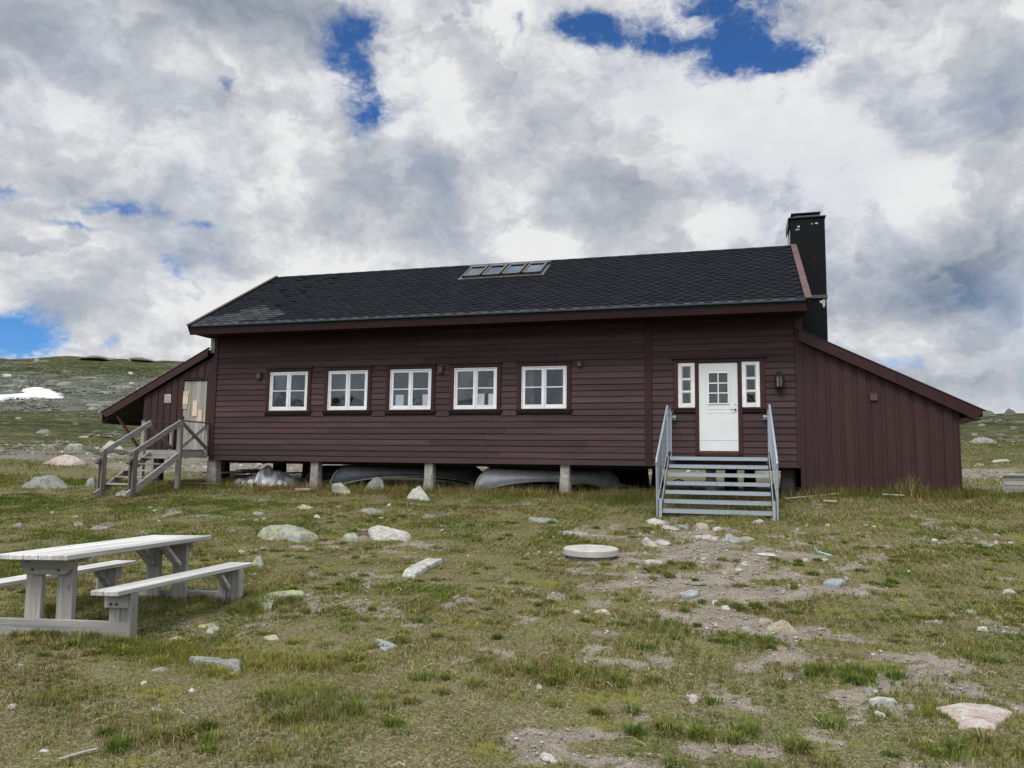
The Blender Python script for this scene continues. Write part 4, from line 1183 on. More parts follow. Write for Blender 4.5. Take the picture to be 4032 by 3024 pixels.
# ================================================================== wooden stairs at the lean-to
ws = thing('wooden_stairs', 'grey weathered wooden stairs with crossed railings up to the plank door', 'stairs', (-14.3, -1.3, .85))
AX0, AX1 = -14.93, -13.80
def wb(name, a, b, w, h, up=(0, 0, 1), mk='stair_y', bevel=.005):
    return build(name, MB().bar(a, b, w, h, up), M[mk], ws, bevel=bevel)
mb = MB()
for k in range(8): mb.box(AX0, AX1, -1.04 + k * .13, -1.04 + k * .13 + .12, 1.885, 1.915)
build('landing', mb, M['stair_x'], ws, bevel=.004)
mb = MB(); mb.box(AX0 - .0, AX1, -1.085, -1.045, 1.735, 1.915); mb.box(AX1 - .04, AX1, -1.04, -.03, 1.73, 1.884); mb.box(AX0, AX0 + .04, -1.04, -.03, 1.73, 1.884)
build('landing_frame', mb, M['stair_x'], ws, bevel=.004)
for x, xs in ((AX0, -14.70), (AX1, AX1)):
    g = gzf(x, -1.1) - .08
    wb('post', (x, -1.10, g), (x, -1.10, 2.66), .115, .10, (0, 1, 0), 'stair_z')
    wb('post', (x, -.06, 1.75), (x, -.06, 2.64), .09, .06, (0, 1, 0), 'stair_z')
    wb('top_rail', (x, -1.16, 2.675), (x, -.04, 2.675), .10, .035, mk='wood_brown')
    dx = .03
    wb('cross_brace', (x + dx, -1.05, 2.60), (x + dx, -.06, 1.97), .03, .10, mk='wood_brown')
    wb('cross_brace', (x - dx * .5, -1.05, 1.97), (x - dx * .5, -.06, 2.60), .03, .10)
    wb('handrail', (xs, -1.12, 2.62), (xs, -2.72, 1.80 - .02), .045, .135)
    wb('stringer', (xs, -1.08, 1.80), (xs, -2.80, .80), .05, .17)
    # split newel: two planks bolted either side of the handrail
    g2 = gzf(xs, -2.65) - .06
    for s in (-1, 1):
        mb = MB(); xc = xs + s * .045
        pl = [(-.07, g2), (.07, g2), (.07, 1.83), (.045, 1.88), (0, 1.90), (-.045, 1.88), (-.07, 1.83)]
        vs = [(xc - .022, -2.66 + a, z) for a, z in pl] + [(xc + .022, -2.66 + a, z) for a, z in pl]
        n = len(pl)
        mb.add(vs, [tuple(range(n)), tuple(range(2 * n - 1, n - 1, -1))] + [(i, (i + 1) % n, (i + 1) % n + n, i + n) for i in range(n)])
        build('newel_post', mb, M['wood_brown'], ws, bevel=.005)
    mb = MB(); mb.tube([(xs, -2.63, 1.73), (xs, -2.80, 1.62), (xs, -2.83, 1.55)], [.05, .055, .05], 10)
    build('rail_end', mb, M['wood_brown'], ws)
for k in range(1, 6):
    z = 1.90 - k * .1635; y = -1.12 - k * .285
    mb = MB(); mb.box(-14.67, AX1 - .03, y - .06, y + .13, z - .036, z)
    build('tread', mb, M['stair_x'], ws, bevel=.004)

# ================================================================== picnic table with attached benches
PT = thing('picnic_table', 'grey weathered picnic table with two attached benches on the turf', 'picnic table', (-6.195, -11.25, 0.0), 0, local=True)
PT.rotation_euler = (0, rad(-1.4), rad(4.0))
def tb(name, mb, mk, bev=.005): return build(name, mb, M[mk], PT, bevel=bev)
LEN = 1.10
mb = MB(); x = -.39
for k in range(5):
    mb.box(x + .002, x + .154, -LEN + random.uniform(-.008, .004), LEN + random.uniform(-.004, .008), .708 + random.uniform(-.002, .001), .752 + random.uniform(-.001, .002)); x += .156
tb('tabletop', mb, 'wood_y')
for s in (-1, 1):
    yb = s * (LEN - .24)
    out = s                      # outward direction
    mb = MB(); pl = [(-.33, .706), (.33, .706), (.225, .575), (.20, .555), (-.20, .555), (-.225, .575)]
    y0, y1 = sorted((yb + out * .012, yb + out * .06))
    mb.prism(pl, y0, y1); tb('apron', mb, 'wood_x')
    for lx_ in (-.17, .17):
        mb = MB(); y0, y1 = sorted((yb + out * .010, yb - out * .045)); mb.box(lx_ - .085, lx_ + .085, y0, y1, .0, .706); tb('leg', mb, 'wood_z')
    mb = MB(); y0, y1 = sorted((yb - out * .047, yb - out * .09)); mb.box(-.37, .37, y0, y1, .665, .706); tb('cleat', mb, 'wood_x')
    if s > 0:
        for xx_ in (.17, -.17): tb('knee_brace', MB().bar((xx_, yb - out * .07, .45), (xx_, yb - out * .34, .69), .045, .09, (1, 0, 0)), 'wood_y')
    mb = MB(); y0, y1 = sorted((yb + out * .012, yb + out * .058)); mb.box(-.90, .90, y0, y1, -.01, .155); tb('base_rail', mb, 'wood_x')
    mb = MB()
    for lx_ in (-.14, .14):
        for z in (.60,): mb.tube([(lx_ , yb + out * .060, z), (lx_, yb + out * .068, z)], .012, 8)
    for sx in (-1, 1):
        cx_ = sx * .765
        mb2 = MB(); y0, y1 = sorted((yb + out * .010, yb - out * .035))
        mb2.box(cx_ - .115, cx_ - .003, y0, y1, -.02, .40); tb('bench_leg', mb2, 'wood_z'); mb2 = MB(); mb2.box(cx_ + .003, cx_ + .115, y0, y1, -.02, .40); tb('bench_leg', mb2, 'wood_z')
        mb2 = MB(); y0, y1 = sorted((yb + out * .062, yb - out * .036)); mb2.box(cx_ + sx * .117, cx_ + sx * .15, y0, y1, -.03, .405); tb('bench_leg', mb2, 'wood_z')
        mb2 = MB(); y0, y1 = sorted((yb + out * .012, yb + out * .058)); mb2.box(cx_ - .13, cx_ + .116, y0, y1, .275, .404); tb('bench_bearer', mb2, 'wood_x')
        for a in (-.06, .0): mb.tube([(cx_ + a, yb + out * .059, .31), (cx_ + a, yb + out * .067, .31)], .012, 8)
        if s < 0: continue
        mb2 = MB(); mb2.bar((cx_ + .03, yb - out * .06, .20), (cx_ + .03, yb - out * .24, .38), .04, .08, (1, 0, 0)); tb('knee_brace', mb2, 'wood_y')
    build_each('bolt', mb, M['screw'], PT)
for sx in (-1, 1):
    mb = MB(); cx_ = sx * .765
    mb.box(cx_ - .135, cx_ - .003, -LEN + .01, LEN + .02, .407, .450); mb.box(cx_ + .003, cx_ + .150, -LEN + .004, LEN + .015, .407, .450)
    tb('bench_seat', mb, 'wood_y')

# ================================================================== bench box at the right edge
bx = thing('plank_bench', 'grey plank bench cut off by the right edge beyond the lean-to', 'bench', (5.30, .62, 0), rad(-24), local=True)
bx.location.z = gzf(5.3, .62)
def bb(name, mb, mk): return build(name, mb, M[mk], bx, bevel=.005)
mb = MB()
for k in range(4): mb.box(.02, 1.5, .0, .025, .012 + k * .097, .104 + k * .097)
bb('front_boards', mb, 'wood_x')
mb = MB(); mb.box(-.012, .018, .0, .17, -.03, .395); mb.box(-.012, .018, .175, .36, -.03, .395)
bb('end_panel', mb, 'wood_z')
mb = MB()
for k in range(3): mb.box(-.08, 1.6, -.05 + k * .15, -.05 + k * .15 + .144, .402, .440)
bb('seat', mb, 'wood_x')
mb = MB(); mb.box(.02, 1.5, .34, .365, .012, .39); bb('back_boards', mb, 'wood_x')

# ================================================================== concrete lid
lid = thing('concrete_lid', 'round pale concrete well lid lying in the grass', 'well lid', (-2.13, -6.38, gzf(-2.13, -6.38)), local=True)
mb = MB(); mb.lathe([(0.001, .125), (.35, .122), (.385, .118), (.405, .105), (.408, .03), (.400, .02), (.0, .02)], 48)
o_ = build('lid', mb, M['lid'], lid); o_.rotation_euler = (rad(1.5), 0, 0); o_.location = (0, 0, .0)
for p in o_.data.polygons: p.use_smooth = False
mb = MB(); mb.lathe([(.34, .03), (.34, -.10)], 40)
build('well_ring', mb, M['concrete'], lid)

# ================================================================== canoes stored upside down under the hut
def canoe(label, loc, rz, mk, trim, L=5.0, Wd=.84, H=.28, group='canoes stored upside down under the hut', tilt=0.):
    t = thing('canoe', label, 'canoe', loc, rz, group, local=True)
    t.rotation_euler = (0, rad(tilt), rz)
    NS, NR = 56, 18
    vs = []; fs = []
    for i in range(NS + 1):
        u = -1 + 2 * i / NS
        au = abs(u)
        half = Wd / 2 * (1 - au ** 2.3) ** .85
        sheer = .31 * au ** 2.4                   # ends drop towards the ground when inverted
        keel = H + .02 - .13 * max(0, (au - .70) / .30) ** 2.0
        for j in range(NR + 1):
            a = math.pi * j / NR
            yy = -math.cos(a) * half
            sx = abs(math.sin(a)) ** .55
            zz = -sheer + (keel + sheer) * sx
            # rounded stem
            stem = 1 - .035 * (1 - math.sin(a)) if au > .98 else 1
            vs.append((u * L / 2 * (1 - .085 * max(0, (au - .85) / .15) * sx ** 2.2), yy, zz))
    for i in range(NS):
        for j in range(NR):
            a = i * (NR + 1) + j
            fs.append((a, a + 1, a + NR + 2, a + NR + 1))
    mb = MB(); mb.add(vs, fs, .5)
    h = build('hull', mb, M[mk], t, smooth=True)
    md = h.modifiers.new('thickness', 'SOLIDIFY'); md.thickness = .006
    mb = MB()
    for sgn in (-1, 1):
        pts = []
        for i in range(NS + 1):
            u = -1 + 2 * i / NS; au = abs(u)
            pts.append((u * L / 2, sgn * Wd / 2 * (1 - au ** 2.3) ** .85, -.31 * au ** 2.4))
        mb.tube(pts, .014, 6)
    build('gunwale', mb, M[trim], t, smooth=True)
    for e in (-1, 1):
        mb = MB()
        pts = []
        for k in range(9):
            q_ = k / 8; zz = -.31 + (H + .02 - .13 + .31) * q_
            pts.append((e * (L / 2 + .006) * (1 - .085 * q_ ** 2.2), 0, zz))
        mb.tube(pts, .013, 6)
        build('stem_band', mb, M[trim], t, smooth=True)
    mb = MB(); mb.tube([(-L / 2 + .3, 0, H + .0), (0, 0, H + .028), (L / 2 - .3, 0, H + .0)], .012, 6)
    build('keel', mb, M[trim], t)
    return t
canoe('bare silver aluminium canoe lying bow left between the middle and right pillars', (-4.63, 1.40, 1.27), rad(27), 'alu', 'alu_trim', L=3.8, tilt=.0)
canoe('shade-darkened grey canoe with a white bow strip behind the rounded lichen boulder', (-8.50, 1.54, 1.32), rad(28), 'alu_shaded', 'alu_trim', L=4.2, tilt=-.3)
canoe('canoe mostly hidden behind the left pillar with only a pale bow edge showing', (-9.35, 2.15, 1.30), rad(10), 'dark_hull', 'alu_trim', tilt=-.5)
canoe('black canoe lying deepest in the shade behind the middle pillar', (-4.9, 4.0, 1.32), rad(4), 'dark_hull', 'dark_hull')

# ================================================================== tarpaulin heap
mb = MB(); vs = []; fs = []; NX, NY = 84, 40
TX0, TX1 = -13.35, -11.35
for i in range(NX + 1):
    for j in range(NY + 1):
        u = i / NX; v = j / NY
        x = TX0 + (TX1 - TX0) * u; y = .08 + 1.5 * v
        e = min(u, 1 - u) * 2; ev = min(v * 2.6, (1 - v) * 2.)
        h = .60 * min(1, max(0, e) ** .55) * min(1, max(0, ev) ** .6)
        h *= .82 + .35 * float(fbm(np.array([u * 3.1]), np.array([v * 2.2]), 71, 3)[0])
        r = float(fbm(np.array([u * 9 + v * 3]), np.array([v * 5 - u * 2]), 72, 3)[0])
        h += (.20 * (abs(r) - .2)) * min(1, e * 4)
        h += .26 * math.exp(-((u - .52) / .035) ** 2 - ((v - .12) / .22) ** 2)
        y += .10 * float(vnoise(np.array([u * 8.]), np.array([v * 3. + 4]), 73)[0])
        vs.append((x + .05 * r, y, gzf(x, .3) - .03 + max(h, 0)))
for i in range(NX):
    for j in range(NY):
        a = i * (NY + 1) + j; fs.append((a, a + NY + 1, a + NY + 2, a + 1))
mb.add(vs, fs, .5)
tp = build('tarpaulin', mb, M['tarp'], loc=(-12.3, .6, 1.0)); tag(tp, 'crumpled silvery grey tarpaulin heaped under the left end of the hut', 'tarpaulin')

# lumber under the left lean-to
def lumber(label, pts, w=.12, h=.05, mk='lumber', name='plank', cat='plank', group=None):
    a, b = Vector(pts[0]), Vector(pts[1]); c = (a + b) / 2
    o = build(name, MB().bar(a, b, w, h), M[mk], loc=tuple(c), bevel=.006); return tag(o, label, cat, group)
for k in range(16):
    x = -15.6 + random.uniform(0, 1.5); y = 2.3 + random.uniform(0, 2.4); z = gzf(x, y) + .10 + (k // 5) * .09
    a = random.uniform(-.5, .5); L_ = random.uniform(.5, .9)
    lumber('split board end in the loose pile under the lean-to', ((x - L_ * math.cos(a), y - L_ * math.sin(a), z), (x + L_ * math.cos(a), y + L_ * math.sin(a), z + random.uniform(-.05, .08))), .13, .05, group='loose boards piled under the lean-to')
lumber('short grey plank end lying in the grass at the foot of the left pillar', ((-10.42, -.95, gzf(-10.4, -.95) + .05), (-9.98, -.98, gzf(-10, -.95) + .07)), .2, .06)
lumber('long grey plank in the shade right of the right pillar', ((-3.5, .55, gzf(-3, .55) + .06), (-1.75, .75, gzf(-2, .7) + .07)), .16, .05)
lumber('second grey plank in the shade lying behind the long one', ((-3.2, 1.1, gzf(-3, 1.) + .10), (-1.9, 1.25, gzf(-2, 1.2) + .12)), .16, .05)
lumber('thin pale lath lying under the wooden stairs in the grass', ((-14.2, -.35, gzf(-14, -.4) + .12), (-13.1, -.30, gzf(-13, -.4) + .09)), .05, .03)
for lab, a, b in (('whitish pole in the grass nearest the metal stairs', (.93, -.42), (2.0, -.36)), ('whitish pole in the grass below the right half of the lean-to', (2.81, -.40), (3.21, -.47)), ('thin short pale stick lying in front of the longer whitish pole', (1.62, -1.0), (1.88, -1.02))):
    lumber(lab, ((a[0], a[1], gzf(*a) + .055), (b[0], b[1], gzf(*b) + .05)), .035, .03, 'pole', 'pole', 'pole', )
mb = MB(); zc = gzf(1.1, -5.8)
mb.tube([(1.03, -5.70, zc + .03), (1.05, -5.76, zc + .09), (1.08, -5.74, zc + .03), (1.09, -5.80, zc + .05), (1.16, -5.86, zc + .035), (1.24, -5.93, zc + .02)], .011, 6)
tag(build('string', mb, M['cord'], loc=(1.1, -5.8, zc)), 'scrap of turquoise string lying on the grass right of the path', 'string')
# black hose and cable under the stairs
mb = MB(); pts = []
for k in range(26):
    t = k / 25; x = -1.5 + .75 * t; pts.append((x, .35 + .1 * math.sin(t * 17), gzf(x, .4) + .32 + .10 * math.sin(t * 6) - .08 * t))
mb.tube(pts, .018, 6)
tag(build('hose', mb, M['black_iron'], loc=(-1.1, .4, 1.3)), 'black hose looped in the shade behind the metal stairs', 'hose')

SNOW = [(-91.3,57.8),(-98.4,65.6),(-106.4,74.7),(-106.0,75.8),(-107.2,77.0),(-112.0,80.5),(-112.7,81.8),(-112.6,83.4),(-111.2,83.5),(-104.9,78.8),(-103.1,78.5),(-98.4,74.9),(-94.4,72.1),(-95.2,70.6),(-96.8,71.1),(-96.3,69.3),(-98.2,70.3),(-95.7,67.6),(-96.8,66.4),(-95.6,64.0),(-88.0,55.0)]
def inside(px, py, poly):
    r = np.zeros(px.shape, bool); n = len(poly)
    for i in range(n):
        x0, y0 = poly[i]; x1, y1 = poly[(i + 1) % n]
        c_ = ((y0 > py) != (y1 > py)) & (px < (x1 - x0) * (py - y0) / ((y1 - y0) or 1e-9) + x0)
        r ^= c_
    return r
sx_ = np.arange(-116, -78, .45); sy_ = np.arange(46, 86, .45)
SXg, SYg = np.meshgrid(sx_, sy_)
wob = lambda a, b: (a + fbm(b / 3., a / 3., 81, 4) * .9, b + fbm(a / 3., b / 3., 82, 4) * .9)
wx, wy = wob(SXg, SYg)
ins = inside(wx, wy, SNOW)
SZg = gz(SXg, SYg) + .22 + fbm(SXg / 6, SYg / 6, 83, 2) * .05
vid = {}; vs = []; fs = []
def vtx(i, j, dz=0):
    key = (i, j, dz)
    if key not in vid:
        vid[key] = len(vs); vs.append((SXg[i, j], SYg[i, j], SZg[i, j] + dz))
    return vid[key]
for i in range(len(sy_) - 1):
    for j in range(len(sx_) - 1):
        if ins[i, j]:
            fs.append((vtx(i, j), vtx(i, j + 1), vtx(i + 1, j + 1), vtx(i + 1, j)))
            for (a, b, di, dj) in (((i, j), (i, j + 1), -1, 0), ((i + 1, j), (i + 1, j + 1), 1, 0), ((i, j), (i + 1, j), 0, -1), ((i, j + 1), (i + 1, j + 1), 0, 1)):
                if not ins[i + di, j + dj]:
                    fs.append((vtx(*a), vtx(*b), vtx(*b, -1.4), vtx(*a, -1.4)))
mb = MB(); mb.add(vs, fs, .5)
sn = build('snow_patch', mb, M['snow'], smooth=True, loc=(-98, 68, 8)); tag(sn, 'white snow patch left on the stony hillside at the far left', 'snow patch')

# ================================================================== rocks
def rock_mesh(w, h, d, seed, kind, sub=3, flat=1.0, peaks=None):
    r = np.random.default_rng(seed)
    bm = bmesh.new(); bmesh.ops.create_icosphere(bm, subdivisions=sub, radius=1)
    co = np.array([v.co[:] for v in bm.verts])
    planes = []
    for k in range(int(11 + 6 * r.random())):
        nn = r.normal(size=3); nn[2] = abs(nn[2]) * .8 + .05; nn /= np.linalg.norm(nn)
        planes.append((nn, r.uniform(.42, .86)))
    off = r.uniform(0, 90, 3)
    for nn, dd in planes:                       # chisel flat facets
        t = co @ nn - dd
        m_ = t > 0
        co[m_] -= np.outer(t[m_] * .93, nn)
    nz = fbm(co[:, 0] * 1.7 + off[0] + co[:, 2] * .9, co[:, 1] * 1.7 + off[1] - co[:, 2] * .7, int(off[2]), 4, .6)
    co *= (1 + .15 * nz)[:, None]
    co /= np.maximum(np.percentile(np.abs(co), 95, axis=0), np.abs(co).max(0) * .62)
    co[:, 2] /= max(1e-6, np.abs(co[:, 2]).max())
    if peaks:                                     # lean the summit sideways
        co[:, 0] += peaks * np.clip(co[:, 2], 0, 1) * .8
        co[:, :2] *= (1 - .55 * np.clip(co[:, 2:3], 0, 1) ** 1.2)
        co[:, 0] /= np.percentile(np.abs(co[:, 0]), 97)
    z = co[:, 2]
    z = np.where(z > 0, np.abs(z) ** .78 * h, z * h * .45)
    co = np.stack([co[:, 0] * w / 2, co[:, 1] * d / 2, z], 1)
    for v, c_ in zip(bm.verts, co): v.co = c_
    me = bpy.data.meshes.new('rock'); bm.to_mesh(me); bm.free()
    me.materials.append(RK[kind])
    if sub >= 3 :
        me.polygons.foreach_set('use_smooth', [True] * len(me.polygons))
    return me
ROCKS = [
    (-17.77, -1.58, 1.771, 0.513, 0, "large low boulder spotted with green lichen, left of the wooden stairs"),
    (-16.76, -0.98, 0.57, 0.297, 0, "grey boulder just left of the wooden stair newel post"),
    (-14.12, -2.62, 0.528, 0.187, 1, "pale green lichen rock between the two newel posts of the wooden stairs"),
    (-9.18, -1.15, 0.607, 0.375, 1, "rounded grey boulder with yellow lichen in front of the silver canoe bow"),
    (-6.85, -1.9, 0.614, 0.378, 2, "pointed pale boulder with a yellow-green tip in front of the middle pillar"),
    (-7.16, -3.68, 0.555, 0.148, 0, "low grey rock in the grass below the rounded lichen boulder"),
    (-7.44, -6.28, 1.092, 0.312, 1, "wide grey boulder with yellow lichen streaks behind the picnic table"),
    (-6.4, -5.89, 0.392, 0.188, 1, "small lichen rock touching the jagged whitish boulder"),
    (-5.72, -5.85, 0.916, 0.311, 2, "jagged whitish boulder with a lichen-covered peak in open grass"),
    (-3.45, -3.98, 0.694, 0.152, 0, "smooth low grey boulder between the third pillar and the concrete lid"),
    (-1.41, -5.5, 0.276, 0.189, 2, "upright pale stone right of the concrete lid"),
    (-1.2, -5.31, 0.308, 0.103, 2, "flatter pale stone leaning on the upright stone by the concrete lid"),
    (-3.92, -8.57, 0.496, 0.177, 2, "slanting pale slab half sunk in grass left of the concrete lid"),
    (-4.69, -10.58, 0.547, 0.147, 1, "long curved pale slab just right of the picnic bench end"),
    (-6.48, -8.38, 0.271, 0.18, 1, "pointed lichen stone behind the far end of the right bench"),
    (-7.19, -7.19, 0.217, 0.101, 1, "small yellow-green lichen stone above the far end of the picnic bench"),
    (-7.4, -7.43, 0.185, 0.057, 1, "flat yellow lichen stone behind the picnic table top"),
    (-4.84, -11.55, 0.244, 0.105, 1, "angular lichen rock right of the picnic table near bench"),
    (-4.7, -11.7, 0.085, 0.06, 2, "small whitish stone leaning on the angular lichen rock"),
    (-4.06, -11.76, 0.181, 0.066, 3, "brick-shaped pale brown stone in the grass"),
    (-3.86, -12.73, 0.396, 0.057, 0, "long flat grey slab among yellowish tufts in the foreground"),
    (-2.89, -11.82, 0.179, 0.062, 4, "thin bluish stone flake flush with the turf in the foreground"),
    (0.36, -9.87, 0.294, 0.107, 3, "tan two-humped stone on the gravel patch in the right foreground"),
    (0.04, -10.11, 0.131, 0.074, 0, "grey stone left of the tan two-humped stone"),
    (-0.08, -10.23, 0.104, 0.039, 0, "flat grey stone at the left end of the row by the gravel patch"),
    (0.22, -9.58, 0.149, 0.06, 3, "tan stone behind the two-humped stone"),
    (1.39, -12.35, 0.449, 0.127, 5, "large flat pinkish slab at the lower right"),
    (1.06, -7.82, 0.276, 0.072, 4, "flat bluish slab at the edge of the bare path"),
    (-1.41, -9.78, 0.211, 0.067, 5, "pinkish flat stones at the left edge of the path"),
    (3.22, -6.86, 0.377, 0.063, 0, "long flat grey stone at the right edge beyond the path"),
    (2.27, -8.67, 0.193, 0.043, 2, "narrow whitish stone in the grass at the right"),
    (2.21, -9.46, 0.097, 0.053, 2, "small white rounded stone right of centre in the right foreground"),
    (2.95, -7.75, 0.147, 0.063, 2, "bright white stone near the right edge"),
    (-1.38, -3.77, 0.445, 0.115, 2, "flat pale rock under the left foot of the metal stairs"),
    (-1.15, -4.18, 0.398, 0.096, 2, "pale flat stone in front of the left foot of the metal stairs"),
    (-0.94, -4.08, 0.272, 0.096, 0, "domed stone third from the left below the metal stairs"),
    (-0.6, -3.96, 0.288, 0.104, 3, "light brown stone below the middle of the metal stairs"),
    (-0.38, -4.07, 0.19, 0.079, 2, "small white stone beside the light brown stone below the stairs"),
    (-0.54, -4.67, 0.379, 0.068, 5, "flat pinkish slab on the gravel below the metal stairs"),
    (-0.12, -4.81, 0.297, 0.089, 4, "bluish stone on the gravel below the metal stairs"),
    (0.08, -4.65, 0.27, 0.075, 0, "grey stone at the right end of the gravel below the metal stairs"),
    (0.33, -3.32, 0.164, 0.074, 2, "white pebble by the right foot of the metal stairs"),
    (-25.51, 6.09, 1.717, 0.429, 5, "rounded pinkish boulder beside the gravel road at the left"),
    (-32.16, 13.38, 1.76, 0.44, 1, "grey lichen boulder beyond the gravel road at the left"),
    (-32.55, 15.91, 1.48, 0.543, 2, "cluster of whitish stones beyond the gravel road near the lean-to"),
    (-5.51, 1.89, 0.56, 0.243, 3, "light brown rock under the hut beneath the bare silver canoe"),
    (-5.11, 2.34, 0.272, 0.173, 0, "small grey rock under the hut right of the light brown rock"),
    (-6.94, 1.65, 0.613, 0.135, 3, "flat brown rock under the hut left of the silver canoe"),
    (-8.65, -0.4, 0.637, 0.387, 0, "dark rock under the hut behind the rounded lichen boulder"),
    (-3.71, 3.17, 0.327, 0.101, 3, "small light stone beside the right pillar"),
    (-8.73, -3.49, 0.462, 0.106, 1, "flat lichen slab in the grass below the left pillar"),
    (-7.9, -4.37, 0.18, 0.108, 2, "small white stone below the flat lichen slab"),
    (-9.42, -4.16, 0.374, 0.075, 0, "low grey stone in the grass below the grey tarpaulin"),
    (-7.23, -11.38, 0.243, 0.039, 2, "flat pale stone glimpsed between the picnic table legs"),
    (-6.13, -8.96, 0.157, 0.048, 2, "flat pale stone just beyond the right picnic bench"),
    (-1.21, -6.83, 0.297, 0.09, 2, "rounded pale stone right of the concrete lid at the path edge"),
    (-1.33, -7.15, 0.176, 0.057, 3, "flat yellowish stone right of the concrete lid"),
    (0.05, -6.44, 0.116, 0.045, 2, "small white stone on the upper path"),
    (-0.82, -7.55, 0.084, 0.054, 2, "small round white pebble on the path"),
    (-0.58, -8.47, 0.216, 0.043, 4, "flat blue-grey stone on the middle of the path"),
    (-0.53, -7.9, 0.206, 0.034, 0, "flat grey stone sunk in the upper path"),
    (0.39, -5.85, 0.297, 0.041, 2, "long white flat stone across the upper path"),
    (-2.45, -9.0, 0.065, 0.043, 4, "light blue stone chip left of the path"),
    (-2.77, -9.16, 0.054, 0.038, 2, "tiny white chip left of the light blue chip"),
    (-2.55, -9.13, 0.086, 0.038, 0, "small grey stone between the two chips"),
    (0.93, -11.98, 0.177, 0.028, 2, "flat whitish slab in the right foreground dirt"),
    (-11.49, -6.08, 0.515, 0.077, 0, "flat grey stone behind the picnic table top"),
    (-13.05, -6.35, 0.296, 0.113, 1, "small stone with yellow lichen at the left edge above the picnic table"),
    (-12.06, -5.96, 0.228, 0.123, 1, "leaning yellowish stone behind the picnic table"),
    (-5.35, -13.12, 0.092, 0.032, 0, "small grey stone in the turf below the picnic table"),
    (-3.68, -13.24, 0.071, 0.045, 2, "small whitish stone in the left foreground"),
    (-3.67, -13.61, 0.12, 0.024, 0, "flat grey stone in the left foreground"),
    (-3.7, -14.42, 0.061, 0.031, 2, "small white stone at the lower left"),
    (-1.04, -13.64, 0.102, 0.036, 2, "pale stone cluster at the bottom of the foreground"),
    (-2.81, -4.91, 0.469, 0.063, 4, "thin grey flat stone beside the bare patch left of the concrete lid"),
]
ONE_PEAK = {'pointed pale boulder with a yellow-green tip in front of the middle pillar': -.55,
            'upright pale stone right of the concrete lid': .3, 'pointed lichen stone behind the far end of the right bench': .15,
            'large low boulder spotted with green lichen, left of the wooden stairs': .12}
SLABS = [
    ("large flat pinkish slab at the lower right", [(1.24, -12.02), (1.43, -11.90), (1.59, -11.87), (1.70, -11.97), (1.65, -12.09), (1.56, -12.22), (1.49, -12.38), (1.38, -12.37), (1.28, -12.42), (1.30, -12.31), (1.28, -12.19)]),
    ("long curved pale slab just right of the picnic bench end", [(-5.19, -10.29), (-5.21, -10.03), (-5.07, -9.82), (-4.91, -9.73), (-4.80, -9.87), (-4.84, -10.15), (-4.89, -10.31), (-4.92, -10.40), (-4.73, -10.66), (-4.90, -10.58), (-5.03, -10.50)]),
    ("slanting pale slab half sunk in grass left of the concrete lid", [(-4.18, -8.59), (-4.31, -8.12), (-4.35, -7.70), (-4.28, -7.36), (-4.13, -7.26), (-4.05, -7.50), (-4.05, -7.92), (-3.98, -8.42), (-3.97, -8.67)]),
    ("long flat grey slab among yellowish tufts in the foreground", [(-4.23, -12.56), (-4.13, -12.51), (-4.01, -12.47), (-3.93, -12.54), (-3.74, -12.57), (-3.63, -12.74), (-3.73, -12.73), (-3.96, -12.67), (-4.11, -12.65)]),
    ("thin bluish stone flake flush with the turf in the foreground", [(-3.09, -11.61), (-3.02, -11.61), (-2.89, -11.67), (-2.82, -11.72), (-2.81, -11.80), (-2.84, -11.91), (-2.97, -11.80), (-2.96, -11.72)]),
    ("flat bluish slab at the edge of the bare path", [(0.96, -7.72), (1.08, -7.42), (1.21, -7.40), (1.23, -7.62), (1.14, -7.79), (1.01, -7.83)]),
    ("flat whitish slab in the right foreground dirt", [(0.84, -11.96), (0.91, -11.92), (1.00, -11.94), (1.01, -11.98), (0.92, -11.98)]),
    ("flat blue-grey stone on the middle of the path", [(-0.70, -8.47), (-0.58, -8.29), (-0.47, -8.28), (-0.49, -8.45), (-0.59, -8.62), (-0.65, -8.64)]),
]

